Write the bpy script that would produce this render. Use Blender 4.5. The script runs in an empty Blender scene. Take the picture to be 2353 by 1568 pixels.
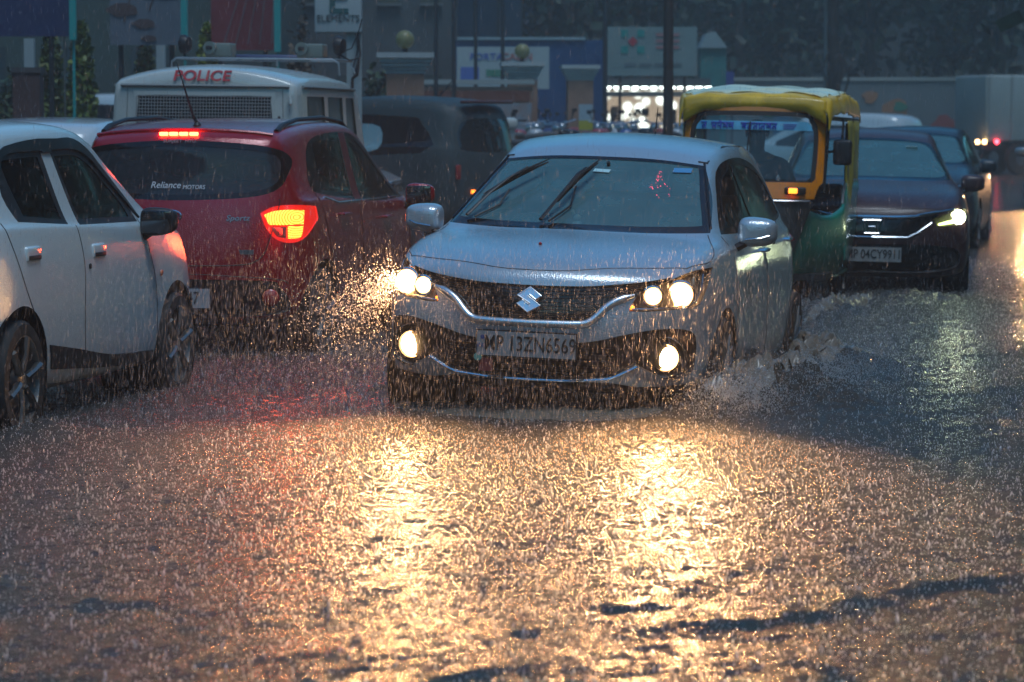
import bpy, bmesh, math, random
import numpy as np
from mathutils import Vector, Matrix, Euler
from mathutils.bvhtree import BVHTree
random.seed(7); RNG = np.random.default_rng(11)
sc = bpy.context.scene
R = math.radians; PI = math.pi

# ------------------------------------------------------------------ camera
CAM_H = 1.47; FOC = 7000.0; HOR = 274.0; IW, IH = 2353.0, 1568.0
cam = bpy.data.cameras.new('camera'); cam_o = bpy.data.objects.new('camera', cam)
sc.collection.objects.link(cam_o); sc.camera = cam_o
cam.sensor_width = 36.0; cam.lens = FOC / IW * 36.0
cam.clip_start = 0.1; cam.clip_end = 1500
PITCH = math.atan((IH / 2 - HOR) / FOC)
cam_o.location = (0, 0, CAM_H); cam_o.rotation_euler = (PI / 2 - PITCH, 0, 0)
cam.dof.use_dof = True; cam.dof.focus_distance = 15.2; cam.dof.aperture_fstop = 5.2

def at(px, py, D):
    """point of the street at depth D seen at (px, py) of the photograph (2353 wide)"""
    u = (px - IW / 2) / FOC; v = (IH / 2 - py) / FOC
    y = math.cos(PITCH) + v * math.sin(PITCH); z = -math.sin(PITCH) + v * math.cos(PITCH)
    return Vector((u * D / y, D, CAM_H + z * D / y))

# ------------------------------------------------------------------ world, sun, exposure
W = bpy.data.worlds.new('World'); sc.world = W; W.use_nodes = True
wn = W.node_tree.nodes; wl = W.node_tree.links
bg = wn['Background']
sky = wn.new('ShaderNodeTexSky'); sky.sky_type = 'NISHITA'; sky.sun_disc = False
sky.sun_elevation = R(4); sky.sun_rotation = R(200); sky.air_density = 1.6; sky.dust_density = 1.0; sky.ozone_density = 5.0
tint = wn.new('ShaderNodeMixRGB'); tint.blend_type = 'MULTIPLY'; tint.inputs[0].default_value = 1.0
tint.inputs[2].default_value = (0.36, 0.85, 0.95, 1)
wl.new(sky.outputs[0], tint.inputs[1]); wl.new(tint.outputs[0], bg.inputs[0]); bg.inputs[1].default_value = 0.15
sun = bpy.data.lights.new('sun', 'SUN'); sun.energy = 0.5; sun.angle = R(25); sun.color = (0.75, 0.88, 1.0)
sun_o = bpy.data.objects.new('sun', sun); sc.collection.objects.link(sun_o)
sun_o.rotation_euler = (R(20), R(8), 0)
vs = sc.view_settings; vs.view_transform = 'Standard'; vs.look = 'None'; vs.gamma = 1.0; vs.use_curve_mapping = False
vs.exposure = 1.68
cy = sc.cycles
cy.use_denoising = True; cy.max_bounces = 8; cy.transparent_max_bounces = 16; cy.volume_bounces = 1
cy.glossy_bounces = 4; cy.transmission_bounces = 6; cy.diffuse_bounces = 3; cy.caustics_reflective = False; cy.caustics_refractive = False
cy.sample_clamp_indirect = 8.0

# ------------------------------------------------------------------ materials
MATS = {}
def mat(name, col=(0.5, 0.5, 0.5), rough=0.5, metal=0.0, coat=0.0, spec=0.5, emit=None, es=0.0, var=0.0, vscale=4.0, bump=0.0, bscale=60.0, var_col=None, sheen=0):
    if name in MATS: return MATS[name]
    m = bpy.data.materials.new(name); m.use_nodes = True; nt = m.node_tree; N = nt.nodes; L = nt.links
    b = N['Principled BSDF']
    b.inputs['Base Color'].default_value = (*col, 1); b.inputs['Roughness'].default_value = rough
    b.inputs['Metallic'].default_value = metal; b.inputs['Coat Weight'].default_value = coat
    b.inputs['Coat Roughness'].default_value = 0.06; b.inputs['Specular IOR Level'].default_value = spec
    if emit: b.inputs['Emission Color'].default_value = (*emit, 1); b.inputs['Emission Strength'].default_value = es
    if var or bump:
        tc = N.new('ShaderNodeTexCoord')
    if var:
        n = N.new('ShaderNodeTexNoise'); n.inputs['Scale'].default_value = vscale; n.inputs['Detail'].default_value = 6
        L.new(tc.outputs['Object'], n.inputs['Vector'])
        r = N.new('ShaderNodeValToRGB'); r.color_ramp.elements[0].position = 0.35; r.color_ramp.elements[1].position = 0.68
        c2 = var_col if var_col else tuple(max(0, c * (1 - var)) for c in col)
        r.color_ramp.elements[0].color = (*c2, 1); r.color_ramp.elements[1].color = (*col, 1)
        L.new(n.outputs['Fac'], r.inputs['Fac']); L.new(r.outputs[0], b.inputs['Base Color'])
    if bump:
        n = N.new('ShaderNodeTexVoronoi'); n.inputs['Scale'].default_value = bscale
        L.new(tc.outputs['Object'], n.inputs['Vector'])
        bp = N.new('ShaderNodeBump'); bp.inputs['Strength'].default_value = bump; bp.inputs['Distance'].default_value = 0.004
        L.new(n.outputs['Distance'], bp.inputs['Height']); L.new(bp.outputs[0], b.inputs['Normal'])
        if coat: L.new(bp.outputs[0], b.inputs['Coat Normal'])
    MATS[name] = m; return m
def glass_mat(name, tint=(0.3, 0.36, 0.36), rough=0.03, ior=1.5, dirt_sheen=0.0, dirt_sheen_col=(0.4, 0.45, 0.45), bump=0.15):
    """thin sheet of wet glass: clear, mirror by Fresnel, with sky reflection painted into a film of wet dirt"""
    m = bpy.data.materials.new(name); m.use_nodes = True; nt = m.node_tree; N = nt.nodes; L = nt.links
    N.remove(N['Principled BSDF']); out = N['Material Output']
    tr = N.new('ShaderNodeBsdfTransparent'); tr.inputs[0].default_value = (*tint, 1)
    gl = N.new('ShaderNodeBsdfGlossy'); gl.inputs['Roughness'].default_value = rough
    fr = N.new('ShaderNodeFresnel'); fr.inputs[0].default_value = ior
    mx = N.new('ShaderNodeMixShader'); L.new(fr.outputs[0], mx.inputs[0]); L.new(tr.outputs[0], mx.inputs[1]); L.new(gl.outputs[0], mx.inputs[2])
    tc = N.new('ShaderNodeTexCoord'); n = N.new('ShaderNodeTexNoise'); n.inputs['Scale'].default_value = 30; n.inputs['Detail'].default_value = 5
    mp = N.new('ShaderNodeMapping'); mp.inputs['Scale'].default_value = (1, 1, 0.3)
    L.new(tc.outputs['Object'], mp.inputs[0]); L.new(mp.outputs[0], n.inputs['Vector'])
    bp = N.new('ShaderNodeBump'); bp.inputs['Strength'].default_value = bump; bp.inputs['Distance'].default_value = 0.004
    L.new(n.outputs['Fac'], bp.inputs['Height']); L.new(bp.outputs[0], gl.inputs['Normal'])
    last = mx
    if dirt_sheen:
        df = N.new('ShaderNodeBsdfDiffuse'); df.inputs[0].default_value = (*dirt_sheen_col, 1)
        m2 = N.new('ShaderNodeMixShader'); m2.inputs[0].default_value = dirt_sheen
        n3 = N.new('ShaderNodeTexNoise'); n3.inputs['Scale'].default_value = 7; n3.inputs['Detail'].default_value = 7; L.new(mp.outputs[0], n3.inputs['Vector'])
        mr = N.new('ShaderNodeMapRange'); mr.inputs[1].default_value = .3; mr.inputs[2].default_value = .7; mr.inputs[3].default_value = dirt_sheen * .88; mr.inputs[4].default_value = dirt_sheen * 1.12; L.new(n3.outputs['Fac'], mr.inputs[0]); L.new(mr.outputs[0], m2.inputs[0])
        L.new(mx.outputs[0], m2.inputs[1]); L.new(df.outputs[0], m2.inputs[2]); last = m2
    L.new(last.outputs[0], out.inputs['Surface'])
    MATS[name] = m; return m

# ------------------------------------------------------------------ object helpers
def link(o, parent=None):
    sc.collection.objects.link(o)
    if parent is not None: o.parent = parent
    return o
def tag(o, label=None, cat=None, group=None, kind=None):
    if label: o['label'] = label
    if cat: o['category'] = cat
    if group: o['group'] = group
    if kind: o['kind'] = kind
    return o
def empty(name, loc, rz=0.0, roll=0.0, pitch=0.0, label=None, cat=None, group=None):
    o = bpy.data.objects.new(name, None); o.empty_display_size = 0.2; link(o)
    o.location = loc; o.rotation_euler = (pitch, roll, rz)
    return tag(o, label, cat, group)
def copy_tree(o, parent=None):
    c = o.copy(); sc.collection.objects.link(c)
    if parent is not None: c.parent = parent
    for ch in [x for x in sc.collection.objects if x.parent == o and x is not c]: copy_tree(ch, c)
    return c

class MB:
    """collects primitives and links them as one mesh object"""
    def __init__(s): s.v = []; s.f = []
    def add(s, vs, fs, M=None):
        n = len(s.v)
        s.v += [tuple(M @ Vector(p)) if M is not None else tuple(p) for p in vs]; s.f += [tuple(i + n for i in f) for f in fs]; return s
    def box(s, c, d, rot=(0, 0, 0), bev=0.0, taper=1.0):
        M = Matrix.Translation(Vector(c)) @ Euler(rot).to_matrix().to_4x4()
        x, y, z = d[0] / 2, d[1] / 2, d[2] / 2
        if bev <= 0:
            t = taper
            v = [(-x, -y, -z), (x, -y, -z), (x, y, -z), (-x, y, -z), (-x * t, -y * t, z), (x * t, -y * t, z), (x * t, y * t, z), (-x * t, y * t, z)]
            return s.add(v, [(0, 3, 2, 1), (4, 5, 6, 7), (0, 1, 5, 4), (1, 2, 6, 5), (2, 3, 7, 6), (3, 0, 4, 7)], M)
        bm = bmesh.new(); bmesh.ops.create_cube(bm, size=1)
        for q in bm.verts: q.co = Vector((q.co.x * d[0] * (taper if q.co.z > 0 else 1), q.co.y * d[1] * (taper if q.co.z > 0 else 1), q.co.z * d[2]))
        bmesh.ops.bevel(bm, geom=bm.edges[:], offset=min(bev, 0.49 * min(d)), segments=3, profile=0.5, affect='EDGES')
        return s.bm(bm, M)
    def bm(s, bm, M=None):
        bm.verts.index_update(); s.add([q.co.copy() for q in bm.verts], [[q.index for q in f.verts] for f in bm.faces], M); bm.free(); return s
    def tube(s, pts, r, n=8, caps=True, flat=1.0):
        pts = [Vector(p) for p in pts]; rs = r if isinstance(r, (list, tuple)) else [r] * len(pts); b = len(s.v); prev = None
        for i, p in enumerate(pts):
            t = (pts[min(i + 1, len(pts) - 1)] - pts[max(i - 1, 0)]).normalized()
            if prev is None: a = t.cross(Vector((0, 0, 1)) if abs(t.z) < 0.9 else Vector((1, 0, 0))).normalized()
            else: a = (prev - t * prev.dot(t)).normalized()
            prev = a; bb = t.cross(a)
            for k in range(n):
                an = 2 * PI * k / n; s.v.append(tuple(p + (a * math.cos(an) + bb * math.sin(an) * flat) * rs[i]))
        for i in range(len(pts) - 1):
            for k in range(n):
                k2 = (k + 1) % n; s.f.append((b + i * n + k, b + i * n + k2, b + (i + 1) * n + k2, b + (i + 1) * n + k))
        if caps:
            s.f.append(tuple(b + k for k in range(n))[::-1]); e = b + (len(pts) - 1) * n; s.f.append(tuple(e + k for k in range(n)))
        return s
    def lathe(s, prof, n=24, M=None, axis='x', closed=False):
        """prof: (radius, along-axis) pairs"""
        v = []; f = []; m = len(prof)
        for k in range(n):
            a = 2 * PI * k / n
            for r, h in prof:
                c, q = r * math.cos(a), r * math.sin(a)
                v.append({'x': (h, c, q), 'y': (q, h, c), 'z': (c, q, h)}[axis])
        for k in range(n):
            k2 = (k + 1) % n
            for i in range(m - 1 + (1 if closed else 0)):
                j = (i + 1) % m; f.append((k * m + i, k * m + j, k2 * m + j, k2 * m + i))
        return s.add(v, f, M)
    def prism(s, poly, d0, d1, M=None, axis='y'):
        """2-D polygon extruded along axis from d0 to d1"""
        n = len(poly); P = lambda p, d: {'y': (p[0], d, p[1]), 'x': (d, p[0], p[1]), 'z': (p[0], p[1], d)}[axis]
        v = [P(p, d0) for p in poly] + [P(p, d1) for p in poly]
        f = [tuple(range(n)), tuple(range(2 * n - 1, n - 1, -1))] + [(i, (i + 1) % n, n + (i + 1) % n, n + i) for i in range(n)]
        return s.add(v, f, M)
    def grid(s, fn, nu, nv, M=None):
        v = [fn(i / nu, j / nv) for i in range(nu + 1) for j in range(nv + 1)]
        f = [(i * (nv + 1) + j, (i + 1) * (nv + 1) + j, (i + 1) * (nv + 1) + j + 1, i * (nv + 1) + j + 1) for i in range(nu) for j in range(nv)]
        return s.add(v, f, M)
    def ball(s, c, r, n=12, sc3=(1, 1, 1)):
        prof = [(r * math.sin(PI * i / n), -r * math.cos(PI * i / n)) for i in range(n + 1)]
        return s.lathe(prof, n * 2, Matrix.Translation(Vector(c)) @ Matrix.Diagonal((*sc3, 1)), axis='z')
    def build(s, name, m, parent=None, smooth=True, angle=40, sub=0, fix=True):
        me = bpy.data.meshes.new(name); me.from_pydata(s.v, [], s.f); me.materials.append(m)
        if fix:
            bm = bmesh.new(); bm.from_mesh(me); bmesh.ops.remove_doubles(bm, verts=bm.verts, dist=1e-5); bmesh.ops.recalc_face_normals(bm, faces=bm.faces); bm.to_mesh(me); bm.free()
        if smooth:
            me.shade_smooth()
            me.set_sharp_from_angle(angle=R(angle))
        o = bpy.data.objects.new(name, me); link(o, parent)
        if sub: md = o.modifiers.new('sub', 'SUBSURF'); md.levels = sub; md.render_levels = sub
        return o

def text_mb(txt, h, depth=0.004, M=None, shear=0.0, bold=0.0, sx=1.0, mb=None):
    """lettering as real raised shapes, centred, in the x-z plane facing -y"""
    cu = bpy.data.curves.new('t', 'FONT'); cu.body = txt; cu.size = 1.0; cu.align_x = 'CENTER'; cu.align_y = 'CENTER'
    cu.extrude = 0.5 * depth / h; cu.offset = bold; cu.shear = shear; cu.resolution_u = 3
    o = bpy.data.objects.new('t', cu); sc.collection.objects.link(o)
    dg = bpy.context.evaluated_depsgraph_get(); me = bpy.data.meshes.new_from_object(o.evaluated_get(dg))
    bpy.data.objects.remove(o); bpy.data.curves.remove(cu)
    k = h / 0.70
    A = (M if M is not None else Matrix.Identity(4)) @ Matrix.Rotation(PI / 2, 4, 'X') @ Matrix.Diagonal((k * sx, k, h, 1))
    mb = mb or MB(); mb.add([q.co.copy() for q in me.vertices], [tuple(p.vertices) for p in me.polygons], A); bpy.data.meshes.remove(me)
    return mb

def smooth_poly(pts, n=4, closed=True):
    """Catmull-Rom through 2-D points; a point given twice is a sharp corner"""
    out = []; m = len(pts); rng_ = range(m) if closed else range(m - 1)
    for i in rng_:
        p0, p1, p2, p3 = (pts[(i - 1) % m], pts[i], pts[(i + 1) % m], pts[(i + 2) % m]) if closed else (pts[max(i - 1, 0)], pts[i], pts[i + 1], pts[min(i + 2, m - 1)])
        if p1 == p2: continue
        for k in range(n):
            t = k / n
            out.append(tuple(0.5 * (2 * b + (c - a) * t + (2 * a - 5 * b + 4 * c - d) * t * t + (3 * b - a - 3 * c + d) * t ** 3) for a, b, c, d in zip(p0, p1, p2, p3)))
    if not closed: out.append(pts[-1])
    res = []
    for p in out:
        if not res or abs(p[0] - res[-1][0]) + abs(p[1] - res[-1][1]) > 1e-5: res.append(p)
    return res
def area2(p): return sum(p[i][0] * p[(i + 1) % len(p)][1] - p[(i + 1) % len(p)][0] * p[i][1] for i in range(len(p)))
def shrink(poly, w):
    n = len(poly); s = 1 if area2(poly) > 0 else -1; out = []
    for i in range(n):
        a, b, c = poly[i - 1], poly[i], poly[(i + 1) % n]
        e1 = Vector((b[0] - a[0], b[1] - a[1])); e2 = Vector((c[0] - b[0], c[1] - b[1]))
        if e1.length < 1e-9 or e2.length < 1e-9: out.append(b); continue
        n1 = Vector((-e1.y, e1.x)).normalized(); n2 = Vector((-e2.y, e2.x)).normalized(); q = (n1 + n2)
        q = q / max(q.length_squared / 2, 0.45)
        out.append((b[0] + s * q.x * w, b[1] + s * q.y * w))
    return out
def inside(p, poly):
    x, y = p; r = False; j = len(poly) - 1
    for i in range(len(poly)):
        xi, yi = poly[i]; xj, yj = poly[j]
        if (yi > y) != (yj > y) and x < (xj - xi) * (y - yi) / (yj - yi) + xi: r = not r
        j = i
    return r

# ------------------------------------------------------------------ car bodies
AX = {'front': (0, 2, Vector((0, 1, 0))), 'rear': (0, 2, Vector((0, -1, 0))), 'right': (1, 2, Vector((1, 0, 0))), 'left': (1, 2, Vector((-1, 0, 0))), 'top': (0, 1, Vector((0, 0, 1)))}
def ring_pts(st):
    y, w, zu, zb, wb, xr, zr, zc, bow = st
    zm = 0.5 * (zu + zb) - 0.02
    P = [(0, zu), (.5 * w, zu), (.91 * w, zu), (.985 * w, zu + .10), (w, zm), (w * .992, zb - .15), (wb, zb - .015), (wb - .035, zb + .025), (xr, zr), (.66 * xr, zr + (zc - zr) * .62), (0, zc)]
    return [Vector((x, y + bow * max(0, 1 - (x / w) ** 2) , z)) for x, z in P]
class Body:
    def __init__(s, stations, nose, tail, level=3, cr=None, cs=None, cap=None):
        """nose/tail: rows 2..8 of (y at the centre line, z), last rows of the end caps"""
        bm = bmesh.new(); rings = []
        for st in stations:
            P = ring_pts(st); full = [bm.verts.new(p) for p in P]; left = [bm.verts.new((-p.x, p.y, p.z)) for p in P[1:-1]]
            rings.append((full, left))
        def at_(r, i): return rings[r][0][i] if i >= 0 else (rings[r][1][-i - 1])
        order = list(range(0, 11)) + [-i for i in range(9, 0, -1)]
        for r in range(len(rings) - 1):
            for k in range(len(order)):
                a, b = order[k], order[(k + 1) % len(order)]
                bm.faces.new((at_(r, a), at_(r, b), at_(r + 1, b), at_(r + 1, a)))
        for r, prof in ((0, tail), (len(rings) - 1, nose)):
            g = {}
            for row in range(2, 9):
                Rr = at_(r, row); Lr = at_(r, -row); g[row, 0] = Lr; g[row, 4] = Rr
                if row == 2: g[row, 1], g[row, 2], g[row, 3] = at_(r, -1), at_(r, 0), at_(r, 1)
                elif row == 8: g[row, 1], g[row, 2], g[row, 3] = at_(r, -9), at_(r, 10), at_(r, 9)
                else:
                    yc, zc = prof[row - 3][:2]; fx = prof[row - 3][2] if len(prof[row - 3]) > 2 else 0.5
                    f2 = prof[row - 3][3] if len(prof[row - 3]) > 3 else 0.22
                    for c, sx in ((1, -1), (2, 0), (3, 1)):
                        y = yc if c == 2 else yc + (Rr.co.y - yc) * f2
                        g[row, c] = bm.verts.new((sx * Rr.co.x * fx * 1.32, y, zc if c == 2 else zc + (Rr.co.z - zc) * .4))
            for row in range(2, 8):
                for c in range(4):
                    try: bm.faces.new((g[row, c], g[row, c + 1], g[row + 1, c + 1], g[row + 1, c]))
                    except ValueError: pass
        cl = bm.edges.layers.float.new('crease_edge')
        def crease(a, b, k):
            e = bm.edges.get((a, b))
            if e is not None: e[cl] = max(e[cl], k)
        for i, k in (cr or {4: .15, 6: .45, 8: .35}).items():
            for r in range(len(rings) - 1):
                for sg in (1, -1): crease(at_(r, i * sg), at_(r + 1, i * sg), k)
        for r, k in (cs or {}).items():
            for i in range(6, 10): 
                for sg in (1, -1): crease(at_(r, i * sg), at_(r, 10 if i == 9 else (i + 1) * sg), k)
        for (r, row), k in (cap or {}).items():
            rr = 0 if r == 0 else len(rings) - 1
            if row == 8:
                for a, b in ((8, 9), (9, 10)):
                    crease(at_(rr, a), at_(rr, b), k); crease(at_(rr, -a), at_(rr, -b if b < 10 else 10), k)
        s.caprows = None
        bmesh.ops.recalc_face_normals(bm, faces=bm.faces)
        me = bpy.data.meshes.new('cage'); bm.to_mesh(me); bm.free()
        o = bpy.data.objects.new('cage', me); sc.collection.objects.link(o)
        md = o.modifiers.new('s', 'SUBSURF'); md.levels = level; md.render_levels = level
        dg = bpy.context.evaluated_depsgraph_get(); m2 = bpy.data.meshes.new_from_object(o.evaluated_get(dg))
        bpy.data.objects.remove(o); bpy.data.meshes.remove(me)
        s.bm = bmesh.new(); s.bm.from_mesh(m2); bpy.data.meshes.remove(m2)
        s.bm.normal_update(); s.lay = s.bm.faces.layers.int.new('reg'); s.names = ['body']
        s.tree = BVHTree.FromBMesh(s.bm)
    def filt(s, f, ax):
        n = f.normal; c = f.calc_center_median()
        if ax == 'front': return n.y > .08 and c.y > 0
        if ax == 'rear': return n.y < -.08 and c.y < 0
        if ax == 'right': return n.x > .12 and c.x > 0
        if ax == 'left': return n.x < -.12 and c.x < 0
        return n.z > .2 and c.z > .5
    def region(s, name, ax, poly, test=None):
        """cuts the outline into the skin and marks the faces inside it"""
        a, b, d = AX[ax]; bm = s.bm
        us = [p[0] for p in poly]; vs_ = [p[1] for p in poly]; U0, U1, V0, V1 = min(us), max(us), min(vs_), max(vs_)
        cand = []
        for f in bm.faces:
            cu = [v.co[a] for v in f.verts]; cv = [v.co[b] for v in f.verts]
            if max(cu) < U0 or min(cu) > U1 or max(cv) < V0 or min(cv) > V1: continue
            if s.filt(f, ax) and (test is None or test(f)): cand.append(f)
        cand = set(cand); n = len(poly)
        for i in range(n):
            p, q = poly[i], poly[(i + 1) % n]
            A = Vector((0, 0, 0)); A[a], A[b] = p; B = Vector((0, 0, 0)); B[a], B[b] = q
            no = (B - A).cross(d)
            if no.length < 1e-7: continue
            no.normalize(); lo_u, hi_u = min(p[0], q[0]), max(p[0], q[0]); lo_v, hi_v = min(p[1], q[1]), max(p[1], q[1])
            sel = []
            for f in cand:
                cu = [v.co[a] for v in f.verts]; cv = [v.co[b] for v in f.verts]
                if max(cu) < lo_u or min(cu) > hi_u or max(cv) < lo_v or min(cv) > hi_v: continue
                ds = [(v.co - A).dot(no) for v in f.verts]
                if max(ds) < 1e-5 or min(ds) > -1e-5: continue
                sel.append(f)
            if not sel: continue
            es = {e for f in sel for e in f.edges}; vv = {v for f in sel for v in f.verts}
            r = bmesh.ops.bisect_plane(bm, geom=list(sel) + list(es) + list(vv), dist=1e-5, plane_co=A, plane_no=no)
            cand = {f for f in cand if f.is_valid} | {g for g in r['geom'] if isinstance(g, bmesh.types.BMFace)}
        if name not in s.names: s.names.append(name)
        k = s.names.index(name)
        for f in cand:
            if f.is_valid:
                c = f.calc_center_median()
                if inside((c[a], c[b]), poly): f[s.lay] = k
    def hit(s, ax, u, v, off=0.0):
        a, b, d = AX[ax]; o = d * 5.0; o = Vector(o); o[a] = u; o[b] = v
        loc, n, i, dist = s.tree.ray_cast(o, -d)
        if loc is None: return None
        return loc + n * off
    def line(s, ax, pts, r=0.003, off=0.0, closed=False, mb=None, n=6):
        pts = smooth_poly(pts, 6, closed)
        if closed: pts = pts + [pts[0]]
        P = [s.hit(ax, u, v, off) for u, v in pts]; P = [p for p in P if p is not None]
        mb = mb or MB(); 
        if len(P) > 1: mb.tube(P, r, n)
        return mb
    def emit(s, spec, parent, drop=('hole',)):
        """spec: region name -> (object name, material, inset, parent region)"""
        s.bm.normal_update(); bm = s.bm; out = {}
        groups = {}
        for f in bm.faces: groups.setdefault(s.names[f[s.lay]], []).append(f)
        for nm, (oname, m, inset, par) in spec.items():
            fs = groups.get(nm)
            if not fs or nm in drop: continue
            fset = set(fs); idx = {}; co = []; no = []
            def vid(v):
                if v not in idx: idx[v] = len(co); co.append(v.co - v.normal * inset); no.append(v.normal.copy())
                return idx[v]
            faces = [tuple(vid(v) for v in f.verts) for f in fs]
            if inset:
                top = {}
                for f in fs:
                    for l in f.loops:
                        e = l.edge
                        if sum(1 for g in e.link_faces if g in fset) == 1:
                            v1, v2 = l.vert, l.link_loop_next.vert
                            for v in (v1, v2):
                                if v not in top: top[v] = len(co); co.append(v.co + v.normal * 0.0005); no.append(v.normal.copy())
                            faces.append((idx[v2], idx[v1], top[v1], top[v2]))
            me = bpy.data.meshes.new(oname); me.from_pydata(co, [], faces); me.materials.append(m); me.shade_smooth()
            if not inset: me.normals_split_custom_set_from_vertices([tuple(q) for q in no])
            else: me.set_sharp_from_angle(angle=R(50))
            o = bpy.data.objects.new(oname, me); link(o, out.get(par, parent)); out[nm] = o
        return out
# ------------------------------------------------------------------ station tables: y, w, under, belt, w belt, x roof, z roof edge, z roof, bow
HATCH = [
 (-1.60, .78, .28, .98, .735, .50, 1.36, 1.41, -.20), (-1.30, .85, .20, .99, .80, .555, 1.43, 1.485, -.10), (-.85, .872, .18, .985, .82, .585, 1.455, 1.515, 0),
 (-.30, .872, .18, .975, .825, .60, 1.46, 1.525, 0), (.02, .872, .18, .965, .825, .59, 1.44, 1.505, 0), (.20, .872, .18, .96, .825, .575, 1.385, 1.45, .04),
 (.86, .870, .18, .945, .815, .675, 1.045, 1.06, .14), (.98, .868, .18, .94, .81, .675, .985, 1.015, .16), (1.25, .862, .2, .925, .80, .66, .965, .995, .16),
 (1.50, .85, .22, .88, .785, .62, .92, .955, .18), (1.70, .80, .24, .80, .735, .56, .845, .885, .21)]
HATCH_NOSE = [(1.99, .28), (2.05, .48), (2.04, .64), (2.0, .78), (1.985, .82)]
HATCH_TAIL = [(-1.93, .32), (-1.97, .52), (-1.95, .78), (-1.88, 1.0), (-1.84, 1.08)]
def scaled(st, ky=1.0, kw=1.0, kz=1.0, dy=0): return [(a[0] * ky + dy, a[1] * kw, a[2], a[3] * kz, a[4] * kw, a[5] * kw, a[6] * kz, a[7] * kz, a[8] * ky) for a in st]
def scaled2(p, ky=1.0, kz=1.0, dy=0): return [(a[0] * ky + dy, a[1] * kz) + tuple(a[2:]) for a in p]

CS = {5: .55, 6: .35, 7: .35}
CITY = [
 (-1.52, .80, .28, 1.02, .76, .60, 1.41, 1.45, -.16), (-1.27, .832, .20, 1.03, .795, .635, 1.475, 1.51, -.08), (-.85, .835, .18, 1.02, .80, .65, 1.50, 1.54, 0),
 (-.30, .835, .18, 1.005, .805, .655, 1.505, 1.55, 0), (.12, .835, .18, .99, .805, .645, 1.475, 1.525, 0), (.33, .835, .18, .98, .80, .625, 1.42, 1.47, .04),
 (.97, .83, .18, .965, .79, .67, 1.07, 1.09, .12), (1.08, .83, .18, .96, .79, .67, 1.01, 1.04, .14), (1.30, .825, .2, .94, .78, .64, .97, 1.0, .14),
 (1.50, .81, .22, .89, .76, .60, .92, .95, .14), (1.66, .76, .24, .80, .70, .54, .84, .88, .16)]
CITY_NOSE = [(1.82, .28), (1.88, .48), (1.87, .64), (1.84, .76), (1.82, .81)]
CITY_TAIL = [(-1.79, .34), (-1.84, .54), (-1.83, .78), (-1.77, 1.02), (-1.72, 1.11)]
SEDAN = [
 (-2.00, .78, .30, .99, .73, .60, 1.01, 1.05, -.14), (-1.75, .85, .22, 1.02, .79, .66, 1.07, 1.10, -.08), (-1.40, .868, .20, 1.01, .80, .66, 1.10, 1.13, -.05),
 (-.80, .872, .18, .99, .815, .60, 1.385, 1.43, -.02), (-.30, .875, .18, .98, .82, .60, 1.43, 1.485, 0), (.15, .875, .18, .97, .82, .59, 1.42, 1.475, 0), (.38, .875, .18, .965, .815, .57, 1.36, 1.415, .04),
 (1.10, .872, .18, .955, .81, .67, 1.03, 1.05, .14), (1.22, .87, .18, .95, .805, .67, .99, 1.02, .15), (1.50, .865, .2, .935, .79, .66, .95, .98, .16),
 (1.80, .85, .22, .88, .77, .61, .89, .93, .18), (1.98, .80, .24, .79, .72, .55, .80, .84, .20)]
SEDAN_NOSE = [(2.22, .28), (2.28, .45), (2.28, .60), (2.25, .72), (2.22, .77)]
SEDAN_TAIL = [(-2.17, .34), (-2.24, .52), (-2.24, .70), (-2.20, .90), (-2.15, .98)]
VAN = [
 (-2.02, .80, .35, .98, .79, .70, 1.80, 1.93, -.04), (-1.86, .845, .30, .985, .825, .735, 1.845, 1.975, -.02), (-1.2, .85, .28, .99, .83, .745, 1.85, 1.985, 0),
 (-.3, .85, .28, .99, .83, .745, 1.85, 1.985, 0), (.35, .85, .28, .98, .83, .735, 1.83, 1.96, 0), (.60, .85, .28, .98, .825, .72, 1.76, 1.88, .02),
 (1.10, .85, .28, .97, .82, .73, 1.10, 1.12, .08), (1.22, .85, .28, .97, .82, .73, 1.04, 1.06, .08), (1.6, .845, .3, .96, .80, .70, 1.00, 1.03, .06), (1.95, .83, .32, .92, .78, .68, .93, .97, .06), (2.1, .80, .34, .88, .76, .62, .88, .92, .07)]
VAN_NOSE = [(2.16, .36), (2.2, .5), (2.18, .65), (2.17, .8), (2.16, .86)]
VAN_TAIL = [(-2.06, .38, .5, .05), (-2.10, .6, .5, .05), (-2.11, .9, .5, .05), (-2.10, 1.15, .5, .05), (-2.08, 1.3, .5, .05)]
CR_VAN = {4: .2, 6: .5, 8: .7}

# ------------------------------------------------------------------ shared materials
black = mat('black_plastic', (.018, .018, .02), .45, spec=.4)
gloss_black = mat('gloss_black', (.006, .006, .008), .12, spec=.5)
rubber = mat('tyre_rubber', (.02, .02, .02), .75)
alloy = mat('alloy', (.26, .25, .24), .42, metal=.9)
steel = mat('steel', (.45, .46, .48), .3, metal=1)
chrome = mat('chrome', (.8, .82, .84), .1, metal=1)
bright_chrome = mat('bright_chrome', (.95, .96, .97), .28, metal=.9)
liner = mat('wheel_liner', (.01, .01, .01), .9, spec=.1)
dark_glass = mat('dark_glass', (.012, .018, .02), .05, spec=.8)
plate_m = mat('plate_paint', (.40, .40, .40), .5, var=.25, vscale=12)
ink = mat('black_ink', (.015, .015, .015), .5)
lamp_warm = mat('lamp_warm', (1, .9, .7), .3, emit=(1, .60, .25), es=13)
lamp_halo = mat('lamp_halo', (.9, .6, .3), .3, emit=(1, .42, .12), es=3)  # glow round the lamps, put into an emissive ring
lamp_amber = mat('lamp_amber', (.9, .4, .1), .3, emit=(1, .18, .012), es=1.6)
lamp_red = mat('lamp_red', (.8, .02, .01), .3, emit=(1, .05, .015), es=5)
red_lens = mat('red_lens', (.35, .01, .01), .12, coat=1)
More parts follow.
